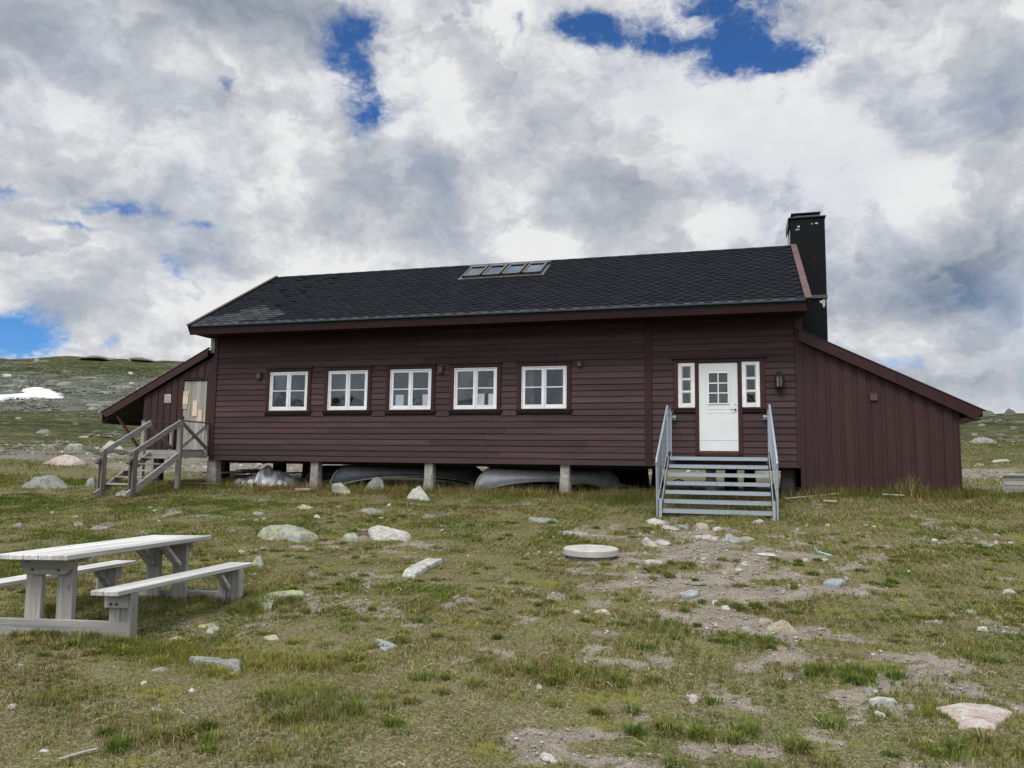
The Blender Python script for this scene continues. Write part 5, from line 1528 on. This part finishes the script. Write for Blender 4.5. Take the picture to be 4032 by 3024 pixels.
SK = {'large flat pinkish': (5, .022, 1.), 'long curved pale': (1, .05, 1.), 'slanting pale': (2, .07, 1.), 'long flat grey slab': (0, .06, 1.), 'thin bluish': (4, .015, 1.), 'flat bluish slab': (4, .05, 1.), 'flat whitish': (2, .03, 1.), 'flat blue-grey': (4, .03, 1.)}
def slab(lab, pts):
    kd, hh, sy = next(v for k_, v in SK.items() if lab.startswith(k_))
    ym = min(p[1] for p in pts); pts = [(a, ym + (b - ym) * sy) for a, b in pts]
    cx, cy = sum(p[0] for p in pts) / len(pts), sum(p[1] for p in pts) / len(pts)
    fine_ = []
    for i in range(len(pts)):
        a, b = pts[i], pts[(i + 1) % len(pts)]
        for t in (0, .33, .66):
            fine_.append((a[0] + (b[0] - a[0]) * t + random.uniform(-.008, .008), a[1] + (b[1] - a[1]) * t + random.uniform(-.008, .008)))
    n = len(fine_); vs = []; fs = []
    rings = [(1.03, -.05), (1.0, hh * .45), (.94, hh * .85), (.78, hh), (.55, hh * 1.08), (.28, hh * 1.05)]
    for k, z in rings:
        for (a, b) in fine_:
            x_ = cx + (a - cx) * k; y_ = cy + (b - cy) * k
            dz = float(fbm(np.array([x_ * 7]), np.array([y_ * 7]), 95, 3)[0]) * hh * .45 * (z > 0)
            vs.append((x_, y_, gzf(x_, y_) + z + dz))
    vs.append((cx, cy, gzf(cx, cy) + hh * 1.05))
    for r in range(len(rings) - 1):
        for k in range(n):
            a = r * n + k; b = r * n + (k + 1) % n; fs.append((a, b, b + n, a + n))
    for k in range(n): fs.append(((len(rings) - 1) * n + k, (len(rings) - 1) * n + (k + 1) % n, len(vs) - 1))
    mb = MB(); mb.add(vs, fs, .5)
    o = build('stone_slab', mb, RK[kd], loc=(cx, cy, gzf(cx, cy))); tag(o, lab, 'stone')
for l_, p_ in SLABS: slab(l_, p_)
sl_ = [l_ for l_, p_ in SLABS]
for i, (x, y, w, h, kd, lab) in enumerate(ROCKS):
    if lab in sl_: continue
    dpt = w * random.uniform(.58, .75)
    dep = 1.6 / max(4., math.hypot(x, y + 18)); h = max(.30 * h, h - .75 * dpt * dep)
    big_ = w > .4
    pk = ONE_PEAK.get(lab)
    if lab.startswith('large flat pinkish'): dpt = .46; h = .045
    yy = y + dpt * .4
    me_ = rock_mesh(w * 1.12, h * 1.36, dpt, 100 + i, kd, 4 if w > .45 else 3, peaks=pk)
    o = bpy.data.objects.new('boulder' if h > .25 else ('stone_slab' if h < w * .22 else 'stone'), me_)
    C.objects.link(o)
    o.location = (x, yy, gzf(x, yy) - h * .28)
    o.rotation_euler = (random.uniform(-.06, .06), random.uniform(-.06, .06) + (-.22 if 'slanting' in lab else 0), rad(-16) + random.uniform(-.25, .25))
    if 'upright' in lab: o.rotation_euler[1] = -.3
    tag(o, lab, 'boulder' if h > .25 else 'stone')
def hillrock(x, y, w, h, kd, name, lab, cat, grp=None, seed=0, sink=.15):
    me_ = rock_mesh(w, h, w * .8, seed, kd, 3)
    o = bpy.data.objects.new(name, me_); C.objects.link(o)
    o.location = (x, y, gzf(x, y) - h * sink); o.rotation_euler = (0, 0, random.uniform(-.4, .4)); tag(o, lab, cat, grp)
hillrock(-158, 142, 9.5, 1.4, 7, 'outcrop', 'broad grey rock outcrop breaking the left skyline', 'outcrop', seed=1, sink=.1)
hillrock(-150, 150, 6, 1.1, 7, 'outcrop', 'second grey rock outcrop on the skyline just above the lean-to roof', 'outcrop', seed=2, sink=.2)
hillrock(-152.1, 119.6, 1.5, 1.7, 0, 'boulder', 'tiny lone boulder standing on the skyline at the far left', 'boulder', seed=3, sink=.3)
hillrock(-152.4, 148.4, 2.2, 1.8, 0, 'boulder', 'small dark boulder on the skyline between the two outcrops', 'boulder', seed=4, sink=.3)
hillrock(27.9, 92.0, 8.0, 4.3, 6, 'outcrop', 'dark rounded outcrop on the right skyline beside the lean-to eave', 'outcrop', seed=5, sink=.35)
hillrock(33.1, 93.8, 2.0, 1.4, 6, 'boulder', 'small dark boulder on the right skyline', 'boulder', seed=6, sink=.35)
hillrock(36.5, 94.5, 2.6, 1.5, 6, 'boulder', 'grey boulder at the right edge of the right skyline', 'boulder', seed=7, sink=.35)
hillrock(12.3, 27.6, 1.4, .45, 0, 'boulder', 'pale boulder on the heath right of the lean-to, the right one of a pair', 'boulder', seed=8)
hillrock(11.0, 29.0, 1.8, .45, 6, 'boulder', 'grey boulder on the heath close to the lean-to wall, left of the pale one', 'boulder', seed=9)
HB = [(-131.5,108.3,2.04,1.04),(-122.4,88.8,1.18,0.63),(-116.3,90.7,2.35,0.81),(-114.4,91.8,2.56,0.90),(-126.6,120.3,1.69,0.78),(-124.7,92.8,1.42,0.56),(-92.5,66.4,1.22,0.49),(-85.2,59.0,1.12,0.45),(-77.5,60.7,1.94,0.57),(-102.9,94.5,1.37,0.45),(-97.0,85.5,1.27,0.50),(-51.3,29.5,1.11,0.35),(-58.9,40.0,0.51,0.42),(-101.9,78.8,1.04,0.48),(-129.6,93.2,2.05,0.75),(-107.8,94.3,0.89,0.36),(-66.9,41.0,0.75,0.30),(-68.0,46.3,0.69,0.26),(-62.7,47.6,0.69,0.26),(-44.4,26.5,0.71,0.22),(10.1,19.4,0.33,0.15),(14.7,38.9,0.50,0.20),(10.5,17.7,0.36,0.12),(8.5,14.5,0.41,0.13),(9.5,15.7,0.72,0.15),(20.3,50.2,0.77,0.23),(20.4,58.6,0.68,0.22),(15.9,38.0,0.70,0.23)]
for i, (x, y, w, h) in enumerate(HB):
    hillrock(x, y, w, h, [7, 0, 7, 0, 2][i % 5], 'boulder', 'grey boulder lying among smaller rubble on the slopes behind the hut', 'boulder', 'boulders scattered on the far slopes', 200 + i)

# small loose stones in the turf and on the path: one object each
proto = [rock_mesh(1, .42, .72, 300 + k, [2, 0, 3, 2, 4, 5, 1][k % 7], 2) for k in range(14)]
cnt = 0; tries = 0
clusters = [(-.3, -4.3, 1.2, .4, 22), (-.6, -6.6, 1.3, .8, 22), (-.5, -8.6, 1.1, .9, 16), (-2.9, -6.3, .6, .25, 12), (-2.6, -4.8, .9, .3, 8), (.1, -9.9, .4, .3, 8), (3.0, -3.9, 1.6, .5, 14), (1.8, -3.4, 1.5, .6, 8),
            (-10.8, -6.2, 2, .7, 16), (-8.5, -4.4, 2.5, 1.0, 18), (-6.5, -2.8, 3, .8, 14), (-12.5, -4.6, 2, .8, 12), (-5., -8.5, 2.5, 1.2, 10), (1.5, -7.5, 1.6, 1.2, 10), (-3.5, -12.3, 1.8, 1.3, 10), (.2, -12.3, 1.2, 1.0, 10)]
PLACE = ['on the gravel right below the metal stairs', 'on the upper part of the bare path', 'on the middle of the bare path', 'just left of the concrete lid', 'in the turf between the lid and the right pillar', 'beside the tan two-humped stone',
         'in the turf in front of the right lean-to', 'in the grass between the metal stairs and the lean-to', 'in the turf beyond the picnic table', 'among the lichen boulders in front of the left windows', 'in the grass in front of the canoes', 'in the grass before the wooden stairs',
         'in the open turf in the middle', 'in the turf right of the bare path', 'in the foreground turf right of the picnic table', 'on the bare earth in the right foreground']
for ci, (cx, cy, sx_0, sy_0, nn) in enumerate(clusters):
    for k in range(nn):
        x = cx + random.gauss(0, sx_0 * .7); y = cy + random.gauss(0, sy_0 * .7)
        dd = math.hypot(x, y + 18)
        if dd < 4.3 or (-7.1 < x < -4.9 and -12.6 < y < -9.9): continue
        s = random.choice([.035, .045, .055, .07, .09, .12]) * (.70 + .035 * dd) * random.uniform(.75, 1.15)
        pk = random.randrange(14)
        o = bpy.data.objects.new('small_stone', proto[pk]); C.objects.link(o)
        o.location = (x, y, gzf(x, y) - s * .06); o.scale = (s, s, s * random.uniform(.6, 1.1)); o.rotation_euler = (0, 0, random.uniform(0, 6.28))
        tag(o, 'small ' + ('pale', 'grey', 'tan', 'whitish', 'bluish', 'pinkish', 'lichen-spotted')[pk % 7] + ' stone ' + PLACE[ci], 'stone', 'small loose stones ' + PLACE[ci])

def scatter_mesh(name, P_, S_c, mats_idx, sub, label, cat, kindm, zsq=.55, seedb=0):
    """many uncountable bits of stone in one mesh"""
    bm = bmesh.new(); bmesh.ops.create_icosphere(bm, subdivisions=sub, radius=.5)
    base = np.array([v.co[:] for v in bm.verts]); tri = np.array([[v.index for v in f.verts] for f in bm.faces]); bm.free()
    N = len(P_); nv = len(base)
    R_ = np.random.default_rng(seedb)
    ang = R_.uniform(0, 6.28, N); jit = R_.uniform(.72, 1.25, (N, nv, 1))
    b = base[None] * jit * np.stack([R_.uniform(.8, 1.3, N), R_.uniform(.6, 1.0, N), R_.uniform(.35, .8, N) * zsq * 1.6], 1)[:, None] * S_c[:, None, None]
    ca, sa = np.cos(ang)[:, None], np.sin(ang)[:, None]
    V = np.stack([b[..., 0] * ca - b[..., 1] * sa, b[..., 0] * sa + b[..., 1] * ca, b[..., 2]], -1) + P_[:, None]
    F_ = tri[None] + (np.arange(N) * nv)[:, None, None]
    me = bpy.data.meshes.new(name); me.vertices.add(N * nv); me.vertices.foreach_set('co', V.astype(np.float32).ravel())
    me.loops.add(F_.size); me.loops.foreach_set('vertex_index', F_.astype(np.int32).ravel())
    me.polygons.add(F_.size // 3); me.polygons.foreach_set('loop_start', np.arange(0, F_.size, 3, dtype=np.int32))
    for mm in mats_idx: me.materials.append(mm)
    me.polygons.foreach_set('material_index', np.repeat(R_.integers(0, len(mats_idx), N), len(tri)).astype(np.int32))
    me.update(calc_edges=True)
    o = bpy.data.objects.new(name, me); C.objects.link(o); tag(o, label, cat, kind='stuff'); return o
# gravel on the bare patches
N = 90000
x = rng.uniform(-14, 5, N); y = -13.8 + 13.2 * rng.random(N) ** 1.2
p = dirtmap(x, y); keep = (rng.random(N) < p ** 1.6) & (np.abs(np.degrees(np.arctan2(x, y + 18)) + 16.4) < 37)
x, y = x[keep], y[keep]; dd = np.hypot(x, y + 18)
s = (.006 + .034 * rng.random(len(x)) ** 6) * (.6 + .075 * dd)
scatter_mesh('gravel', np.stack([x, y, gz(x, y) - .004], 1), s, [RK[2], RK[0], RK[3], RK[5]], 1, 'fine gravel strewn over the bare earth of the path', 'gravel', None, seedb=1)
# gravel and stones of the road behind
N = 26000
x = rng.uniform(-48, 14, N); y = rng.uniform(1, 34, N)
p = dirtmap(x, y); keep = (rng.random(N) < p) & (y > 6.8); keep |= (rng.random(N) < .05) & (y > 6.8)
x, y = x[keep], y[keep]
s = .05 + .30 * rng.random(len(x)) ** 5
scatter_mesh('road_stones', np.stack([x, y, gz(x, y) - s * .02], 1), s * .8, [RK[0], RK[7], RK[0], RK[2]], 1, 'loose stones strewn along the gravel road behind the hut', 'stones', None, seedb=2)
# rubble on the slopes
N = 60000
dd = 34 + 190 * rng.random(N) ** .75; aa = np.where(rng.random(N) < .72, rng.uniform(-56, -33, N), rng.uniform(9, 24, N))
x = dd * np.sin(np.radians(aa)); y = dd * np.cos(np.radians(aa)) - 18
p = scree(x, y); n_ = fbm(x / 9., y / 9., 91, 4, .6); keep = rng.random(N) < np.clip(p * .62 + .10 * (n_ > .12), 0, 1)
keep &= ~inside(x, y, SNOW)
x, y = x[keep], y[keep]; dd = dd[keep]
s = (.22 + 1.15 * rng.random(len(x)) ** 5.5) * (.35 + .65 * np.clip(dd / 140, 0, 1))
scatter_mesh('scree', np.stack([x, y, gz(x, y) + .05], 1), s * .62, [RK[7], RK[7], RK[7], RK[0]], 1, 'grey rubble and scree strewn over the slopes behind the hut', 'scree', None, seedb=3)

# ================================================================== grass
def grassfield(N, xr, yr, fn_h, fn_keep, wbase, seedb, name, label, tint, lean=.6):
    R_ = np.random.default_rng(seedb)
    x = R_.uniform(*xr, N); y = R_.uniform(*yr, N)
    off_ = np.abs(np.degrees(np.arctan2(x, y + 18)) + 16.4)
    k = fn_keep(x, y, R_) & (R_.random(N) < 1.06 - .75 * sstep(37.5, 42, off_)) & (off_ < 62)
    x, y = x[k], y[k]; N = len(x)
    # pull blades into tufts
    tx = np.floor(x / .11) * .11 + .055 + .05 * vnoise(x * 9, y * 9, 5); ty = np.floor(y / .11) * .11 + .055
    q_ = R_.uniform(.0, .75, N) * (R_.random(N) < .6)
    x = x + (tx - x) * q_; y = y + (ty - y) * q_
    h = fn_h(x, y, R_)
    dd = np.hypot(x, y + 18)
    w = wbase * (.55 + .085 * dd) * R_.uniform(.7, 1.3, N)
    a = R_.uniform(0, 6.28, N); la = R_.uniform(0, 6.28, N); l = h * R_.uniform(.15, lean, N) * 1.3
    z = gz(x, y) - .006
    wx_, wy_ = np.cos(a) * w / 2, np.sin(a) * w / 2; lx_, ly_ = np.cos(la) * l, np.sin(la) * l
    V = np.stack([np.stack([x - wx_, y - wy_, z], 1), np.stack([x + wx_, y + wy_, z], 1),
                  np.stack([x + wx_ * .75 + lx_ * .33, y + wy_ * .75 + ly_ * .33, z + h * .58], 1), np.stack([x - wx_ * .75 + lx_ * .33, y - wy_ * .75 + ly_ * .33, z + h * .58], 1),
                  np.stack([x + lx_, y + ly_, z + h * (1 - .3 * (l / h) ** 2).clip(.2, 1)], 1)], 1)
    idx = (np.arange(N) * 5)[:, None]
    L_ = np.concatenate([idx + np.array([[0, 1, 2, 3]]), idx + np.array([[3, 2, 4]])], 1).ravel()
    st_ = (np.arange(N) * 7)[:, None] + np.array([[0, 4]])
    me = bpy.data.meshes.new(name); me.vertices.add(N * 5); me.vertices.foreach_set('co', V.astype(np.float32).ravel())
    me.loops.add(N * 7); me.loops.foreach_set('vertex_index', L_.astype(np.int32))
    me.polygons.add(N * 2); me.polygons.foreach_set('loop_start', st_.astype(np.int32).ravel())
    me.update(calc_edges=True)
    # colour of each blade: green, olive, straw or russet by place and chance
    n1 = fbm(x * .55, y * .55, 61, 4, .6); n2 = fbm(x * 2.1, y * 2.1, 62, 3, .6); r = R_.random(N)
    G = np.array([[.098, .158, .024], [.158, .182, .036], [.215, .198, .066], [.38, .33, .19], [.18, .105, .052]])
    pick = np.ones(N, int)
    greens = np.clip(.40 - n1 * 1.3 - n2 * .6, 0, 1); pick[r < greens] = 0
    straw = np.clip(.16 + n2 * .45 + n1 * .3, .03, .6); pick[r > 1 - straw] = 3
    m2 = (r > greens) & (r < greens + .22); pick[m2] = 2
    rus = tint(x, y); pick[R_.random(N) < rus] = 4
    cell = _hash(np.floor(x / .09), np.floor(y / .09), 3)
    c = G[pick] * R_.uniform(.62, 1.35, (N, 1)) * (.68 + .62 * cell)[:, None]
    lush = blob(x, y, -2.3, -1.3, .9, .7) * .9 + blob(x, y, -2.2, -14.6 + 1.5, 0.01, .01) + blob(x, y, -.4, -2.2, 1.3, .7) * .7 + blob(x, y, -2.6, -13.2, .6, .35) * .8 + blob(x, y, -1.8, -9.0 + 1.2, .8, .5) * .45 + blob(x, y, -6., -11.3, 1.3, 1.2) * .5 + blob(x, y, -13., -1.2, 1.2, .9) * .5
    c = c * (1 - .7 * lush[:, None]) + np.array([[.075, .125, .028]]) * (.7 * lush[:, None])
    yel = blob(x, y, -3.8, -12.6, .9, .5) * .8 + blob(x, y, -2.0, -12.9, 1.1, .6) * .35 + blob(x, y, 1.7, -12.2, .5, .6) * .5
    c = c * (1 - .8 * yel[:, None]) + np.array([[.25, .25, .065]]) * (.8 * yel[:, None])
    col = np.ones((N, 5, 4), np.float32); col[:, :, :3] = c[:, None]
    at = me.color_attributes.new('blade', 'FLOAT_COLOR', 'POINT'); at.data.foreach_set('color', col.ravel())
    me.materials.append(GM)
    o = bpy.data.objects.new(name, me); C.objects.link(o); tag(o, label, 'grass', kind='stuff'); return o
GM = bpy.data.materials.new('grass_blades'); GM.use_nodes = True
t_ = GM.node_tree; t_.nodes.clear(); n = NT(t_)
ou = n.n('ShaderNodeOutputMaterial'); df = n.n('ShaderNodeBsdfDiffuse'); tl = n.n('ShaderNodeBsdfTranslucent'); ms_ = n.n('ShaderNodeMixShader')
bc = n.attr('blade', 'Color')
t_.links.new(bc, df.inputs[0]); t_.links.new(bc, tl.inputs[0]); ms_.inputs[0].default_value = .25
t_.links.new(df.outputs[0], ms_.inputs[1]); t_.links.new(tl.outputs[0], ms_.inputs[2]); t_.links.new(ms_.outputs[0], ou.inputs[0])

def covered(x, y):
    """no grass inside the solid things"""
    r = (x > 1.4) & (x < 4.33) & (y > .0)
    r |= np.hypot(x + 2.13, y + 6.38) < .42
    r |= inside(x, y, SLABS[0][1])
    r |= inside(x, y, SLABS[3][1])
    r |= (y > .7) & (x > -13.6) & (x < 1.3)
    return r
def keep_near(x, y, R_):
    p = 1 - dirtmap(x, y) * 1.12
    cl = .60 + 1.3 * fbm(x * 2.6, y * 2.6, 63, 4, .6) + .7 * fbm(x * .8, y * .8, 65, 2)
    return (R_.random(len(x)) < np.clip(p * (cl + .25), 0.02, 1)) & ~covered(x, y)
clumps = [(-3.9, -12.55, .45, .28, .07), (-3.3, -12.4, .35, .25, .07), (-4.5, -12.35, .4, .25, .05), (-2.6, -13.4, .5, .3, .05), (-3.3, -14.0, .4, .25, .04), (-5.3, -12.4, .5, .2, .07), (-4.85, -10.5, .3, .4, .06), (-5.6, -10.15, .6, .25, .07), (-5.9, -12.3, .8, .15, .06),
          (.1, -8.9, .5, .2, .04), (.8, -11.3, .5, .2, .05), (-.2, -12.8, .4, .2, .05), (1.7, -12.8, .4, .4, .05), (-1.4, -12.0, .4, .2, .05), (-1.0, -7.1, .4, .5, .04)]
def h_near(x, y, R_):
    h = .014 + .034 * np.clip(.35 + 1.2 * fbm(x * 1.6, y * 1.6, 64, 4, .6), 0, 1.3)
    for cx, cy, rx, ry, a in clumps: h = h + a * blob(x, y, cx, cy, rx, ry)
    d = np.hypot(x, y + 18)
    h = h * (1 + .05 * np.clip(d - 6, 0, 10))
    h = h + .065 * sstep(-2.2, .2, y) + .13 * blob(x, y, -2.3, -1.2, .9, .6) + .06 * blob(x, y, -.4, -2.6, 1.2, .5)
    return h * R_.uniform(.45, 1.25, len(x))
def rus_near(x, y):
    v = .5 * sstep(-2.6, -.6, y) * sstep(-14.5, -12, x) * np.clip(.6 + fbm(x * .8, y * .8, 66, 3) * 1.6, 0, 1) + .45 * blob(x, y, -1.6, -8.1, .8, .35) + .35 * blob(x, y, -5.1, -13.1, .9, .4) + .5 * blob(x, y, -13.5, -2.8, 1.5, .6) + .12 + .35 * np.clip(fbm(x * .7, y * .7, 67, 3), 0, .5)
    return np.clip(v, 0, .75)
grassfield(700000, (-13, 7.0), (-14.6, -8.5), h_near, keep_near, .0046, 11, 'grass', 'short patchy mountain turf in the foreground', rus_near)
grassfield(700000, (-21, 10), (-9.2, -2.6), h_near, keep_near, .0048, 12, 'grass', 'turf with dry tufts on the slope in front of the hut', rus_near)
grassfield(280000, (-26, 12), (-3.4, 1.2), h_near, keep_near, .0046, 13, 'grass', 'longer russet and green grass along the foot of the hut', rus_near)
# tall seed heads along the walls
def keep_tall(x, y, R_):
    e = 1.3 * np.exp(-((y + .22) / .25) ** 2) * ((x > 1.2) & (x < 4.6)) + .45 * np.exp(-((y + .1) / .6) ** 2) * (x < 1.2) + 1.2 * blob(x, y, 3.35, -.2, .25, .2) + .6 * blob(x, y, -2.2, -.4, .5, .5)
    return (R_.random(len(x)) < e * .6) & ~covered(x, y)
def h_tall(x, y, R_): return (.17 + .26 * blob(x, y, 3.35, -.25, .25, .3) + .16 * R_.random(len(x)) ** 2) * R_.uniform(.5, 1.2, len(x))
grassfield(60000, (-15, 5), (-1.2, .6), h_tall, keep_tall, .0036, 14, 'tall_grass', 'tall thin grass stems with seed heads standing along the hut walls', lambda x, y: np.full(x.shape, .45), .35)
def keep_far(x, y, R_):
    p = 1 - dirtmap(x, y) * 1.1
    return (R_.random(len(x)) < np.clip(p * (.5 + fbm(x * .6, y * .6, 68, 4)), 0, 1)) & ~covered(x, y)
def h_far(x, y, R_): return (.07 + .09 * np.clip(fbm(x * .5, y * .5, 69, 3) + .3, 0, 1)) * R_.uniform(.5, 1.2, len(x))
grassfield(150000, (-40, 16), (1.0, 30), h_far, keep_far, .0075, 15, 'grass', 'rough grass between the hut and the gravel road', lambda x, y: np.full(x.shape, .22))
# tussocks: blades fanning out from a common root
R_ = np.random.default_rng(31)
TC = []
for k in range(750):
    x0 = R_.uniform(-9, 3.5); y0 = -14.3 + 10.5 * R_.random() ** 1.1
    if abs(math.degrees(math.atan2(x0, y0 + 18)) + 16.4) > 37 or (-7.1 < x0 < -5.0 and -12.4 < y0 < -10.1): continue
    if abs(x0 - 1.45) < .35 and abs(y0 + 12.15) < .4: continue
    if float(dirtmap(np.array([x0]), np.array([y0]))[0]) > .45 and R_.random() < .75: continue
    if R_.random() > .35 + 1.2 * float(fbm(np.array([x0 * .9]), np.array([y0 * .9]), 97, 3)[0]) + .2: continue
    TC.append((x0, y0, R_.uniform(.04, .11), R_.uniform(.03, .06)))
for cx, cy, rx, ry, a in clumps:
    for k in range(9): TC.append((cx + R_.normal() * rx * .6, cy + R_.normal() * ry * .6, R_.uniform(.04, .08), R_.uniform(.05, .085)))
V = []; Cc = []
for x0, y0, r0, L0 in TC:
    m_ = int(R_.integers(45, 110)); yel_ = math.exp(-((x0 + 3.8) / 1.1) ** 2 - ((y0 + 12.6) / .7) ** 2)
    bc_ = np.array([[.112, .155, .034], [.155, .175, .042], [.22, .20, .08], [.24, .22, .07]][int(R_.choice(4, p=[.3, .4, .2, .1]))]) * (1 - yel_) + np.array([.27, .255, .06]) * yel_
    z0 = gzf(x0, y0); dd = math.hypot(x0, y0 + 18); wd = .0026 * (.55 + .085 * dd) * 1.5
    an = R_.uniform(0, 6.28, m_); rr_ = r0 * np.sqrt(R_.random(m_)); LL = L0 * R_.uniform(.6, 1.3, m_); ln = R_.uniform(.25, 1.1, m_) * (.5 + rr_ / r0)
    bx_ = x0 + np.cos(an) * rr_; by_ = y0 + np.sin(an) * rr_
    tx_ = bx_ + np.cos(an) * LL * ln * .8; ty_ = by_ + np.sin(an) * LL * ln * .8; tz_ = z0 + LL * np.clip(1.1 - ln * .6, .2, 1)
    mx_ = bx_ + np.cos(an) * LL * ln * .28; my_ = by_ + np.sin(an) * LL * ln * .28; mz_ = z0 + LL * .62 * np.clip(1.1 - ln * .35, .3, 1)
    px_, py_ = -np.sin(an) * wd, np.cos(an) * wd
    V.append(np.stack([np.stack([bx_ - px_, by_ - py_, np.full(m_, z0 - .01)], 1), np.stack([bx_ + px_, by_ + py_, np.full(m_, z0 - .01)], 1), np.stack([mx_ + px_ * .8, my_ + py_ * .8, mz_], 1), np.stack([mx_ - px_ * .8, my_ - py_ * .8, mz_], 1), np.stack([tx_, ty_, tz_], 1)], 1))
    Cc.append(bc_[None] * R_.uniform(.65, 1.35, (m_, 1)))
V = np.concatenate(V); Cc = np.concatenate(Cc); N = len(V)
me = bpy.data.meshes.new('grass_tussocks'); me.vertices.add(N * 5); me.vertices.foreach_set('co', V.astype(np.float32).ravel())
idx = (np.arange(N) * 5)[:, None]
me.loops.add(N * 7); me.loops.foreach_set('vertex_index', np.concatenate([idx + np.array([[0, 1, 2, 3]]), idx + np.array([[3, 2, 4]])], 1).ravel().astype(np.int32))
me.polygons.add(N * 2); me.polygons.foreach_set('loop_start', ((np.arange(N) * 7)[:, None] + np.array([[0, 4]])).ravel().astype(np.int32)); me.update(calc_edges=True)
col = np.ones((N, 5, 4), np.float32); col[:, :, :3] = Cc[:, None]
me.color_attributes.new('blade', 'FLOAT_COLOR', 'POINT').data.foreach_set('color', col.ravel()); me.materials.append(GM)
o = bpy.data.objects.new('grass_tussocks', me); C.objects.link(o); tag(o, 'green and yellowish grass tussocks dotted over the turf in front of the hut', 'grass', kind='stuff')
# dry straws lying flat
N = 800; R_ = np.random.default_rng(17)
x = R_.uniform(-6, 3.5, N); y = R_.uniform(-14.4, -7.5, N); k = np.abs(np.degrees(np.arctan2(x, y + 18)) + 16.4) < 37
x, y = x[k], y[k]; mb = MB()
for a, b in zip(x, y):
    L_ = R_.uniform(.03, .10) * (2.0 if R_.random() < .05 else 1); an = R_.uniform(0, 6.28); z = gzf(a, b)
    p0 = Vector((a, b, z + .008)); p2 = p0 + Vector((math.cos(an) * L_, math.sin(an) * L_, R_.uniform(0, .02))); p1 = (p0 + p2) / 2 + Vector((R_.uniform(-.02, .02), R_.uniform(-.02, .02), .01 + R_.uniform(0, .015)))
    mb.tube([p0, p1, p2], .0009 + .0010 * R_.random(), 3, cap=False)
M['straw'] = plain('bleached_straw', (.42, .36, .22), .8, noise=6, lo=.6, hi=1.2)
tag(build('straw', mb, M['straw']), 'bleached dry straws lying flat on the turf in the foreground', 'straw', kind='stuff')
mb = MB(); z = gzf(-3.35, -14.3)
mb.tube([(-3.50, -14.50, z + .008), (-3.44, -14.40, z + .018), (-3.39, -14.33, z + .022)], [.006, .007, .0065], 8)
tag(build('stick', mb, M['pole'], loc=(-3.4, -14.4, z)), 'pale broken stick lying at the lower left corner of the foreground', 'stick')
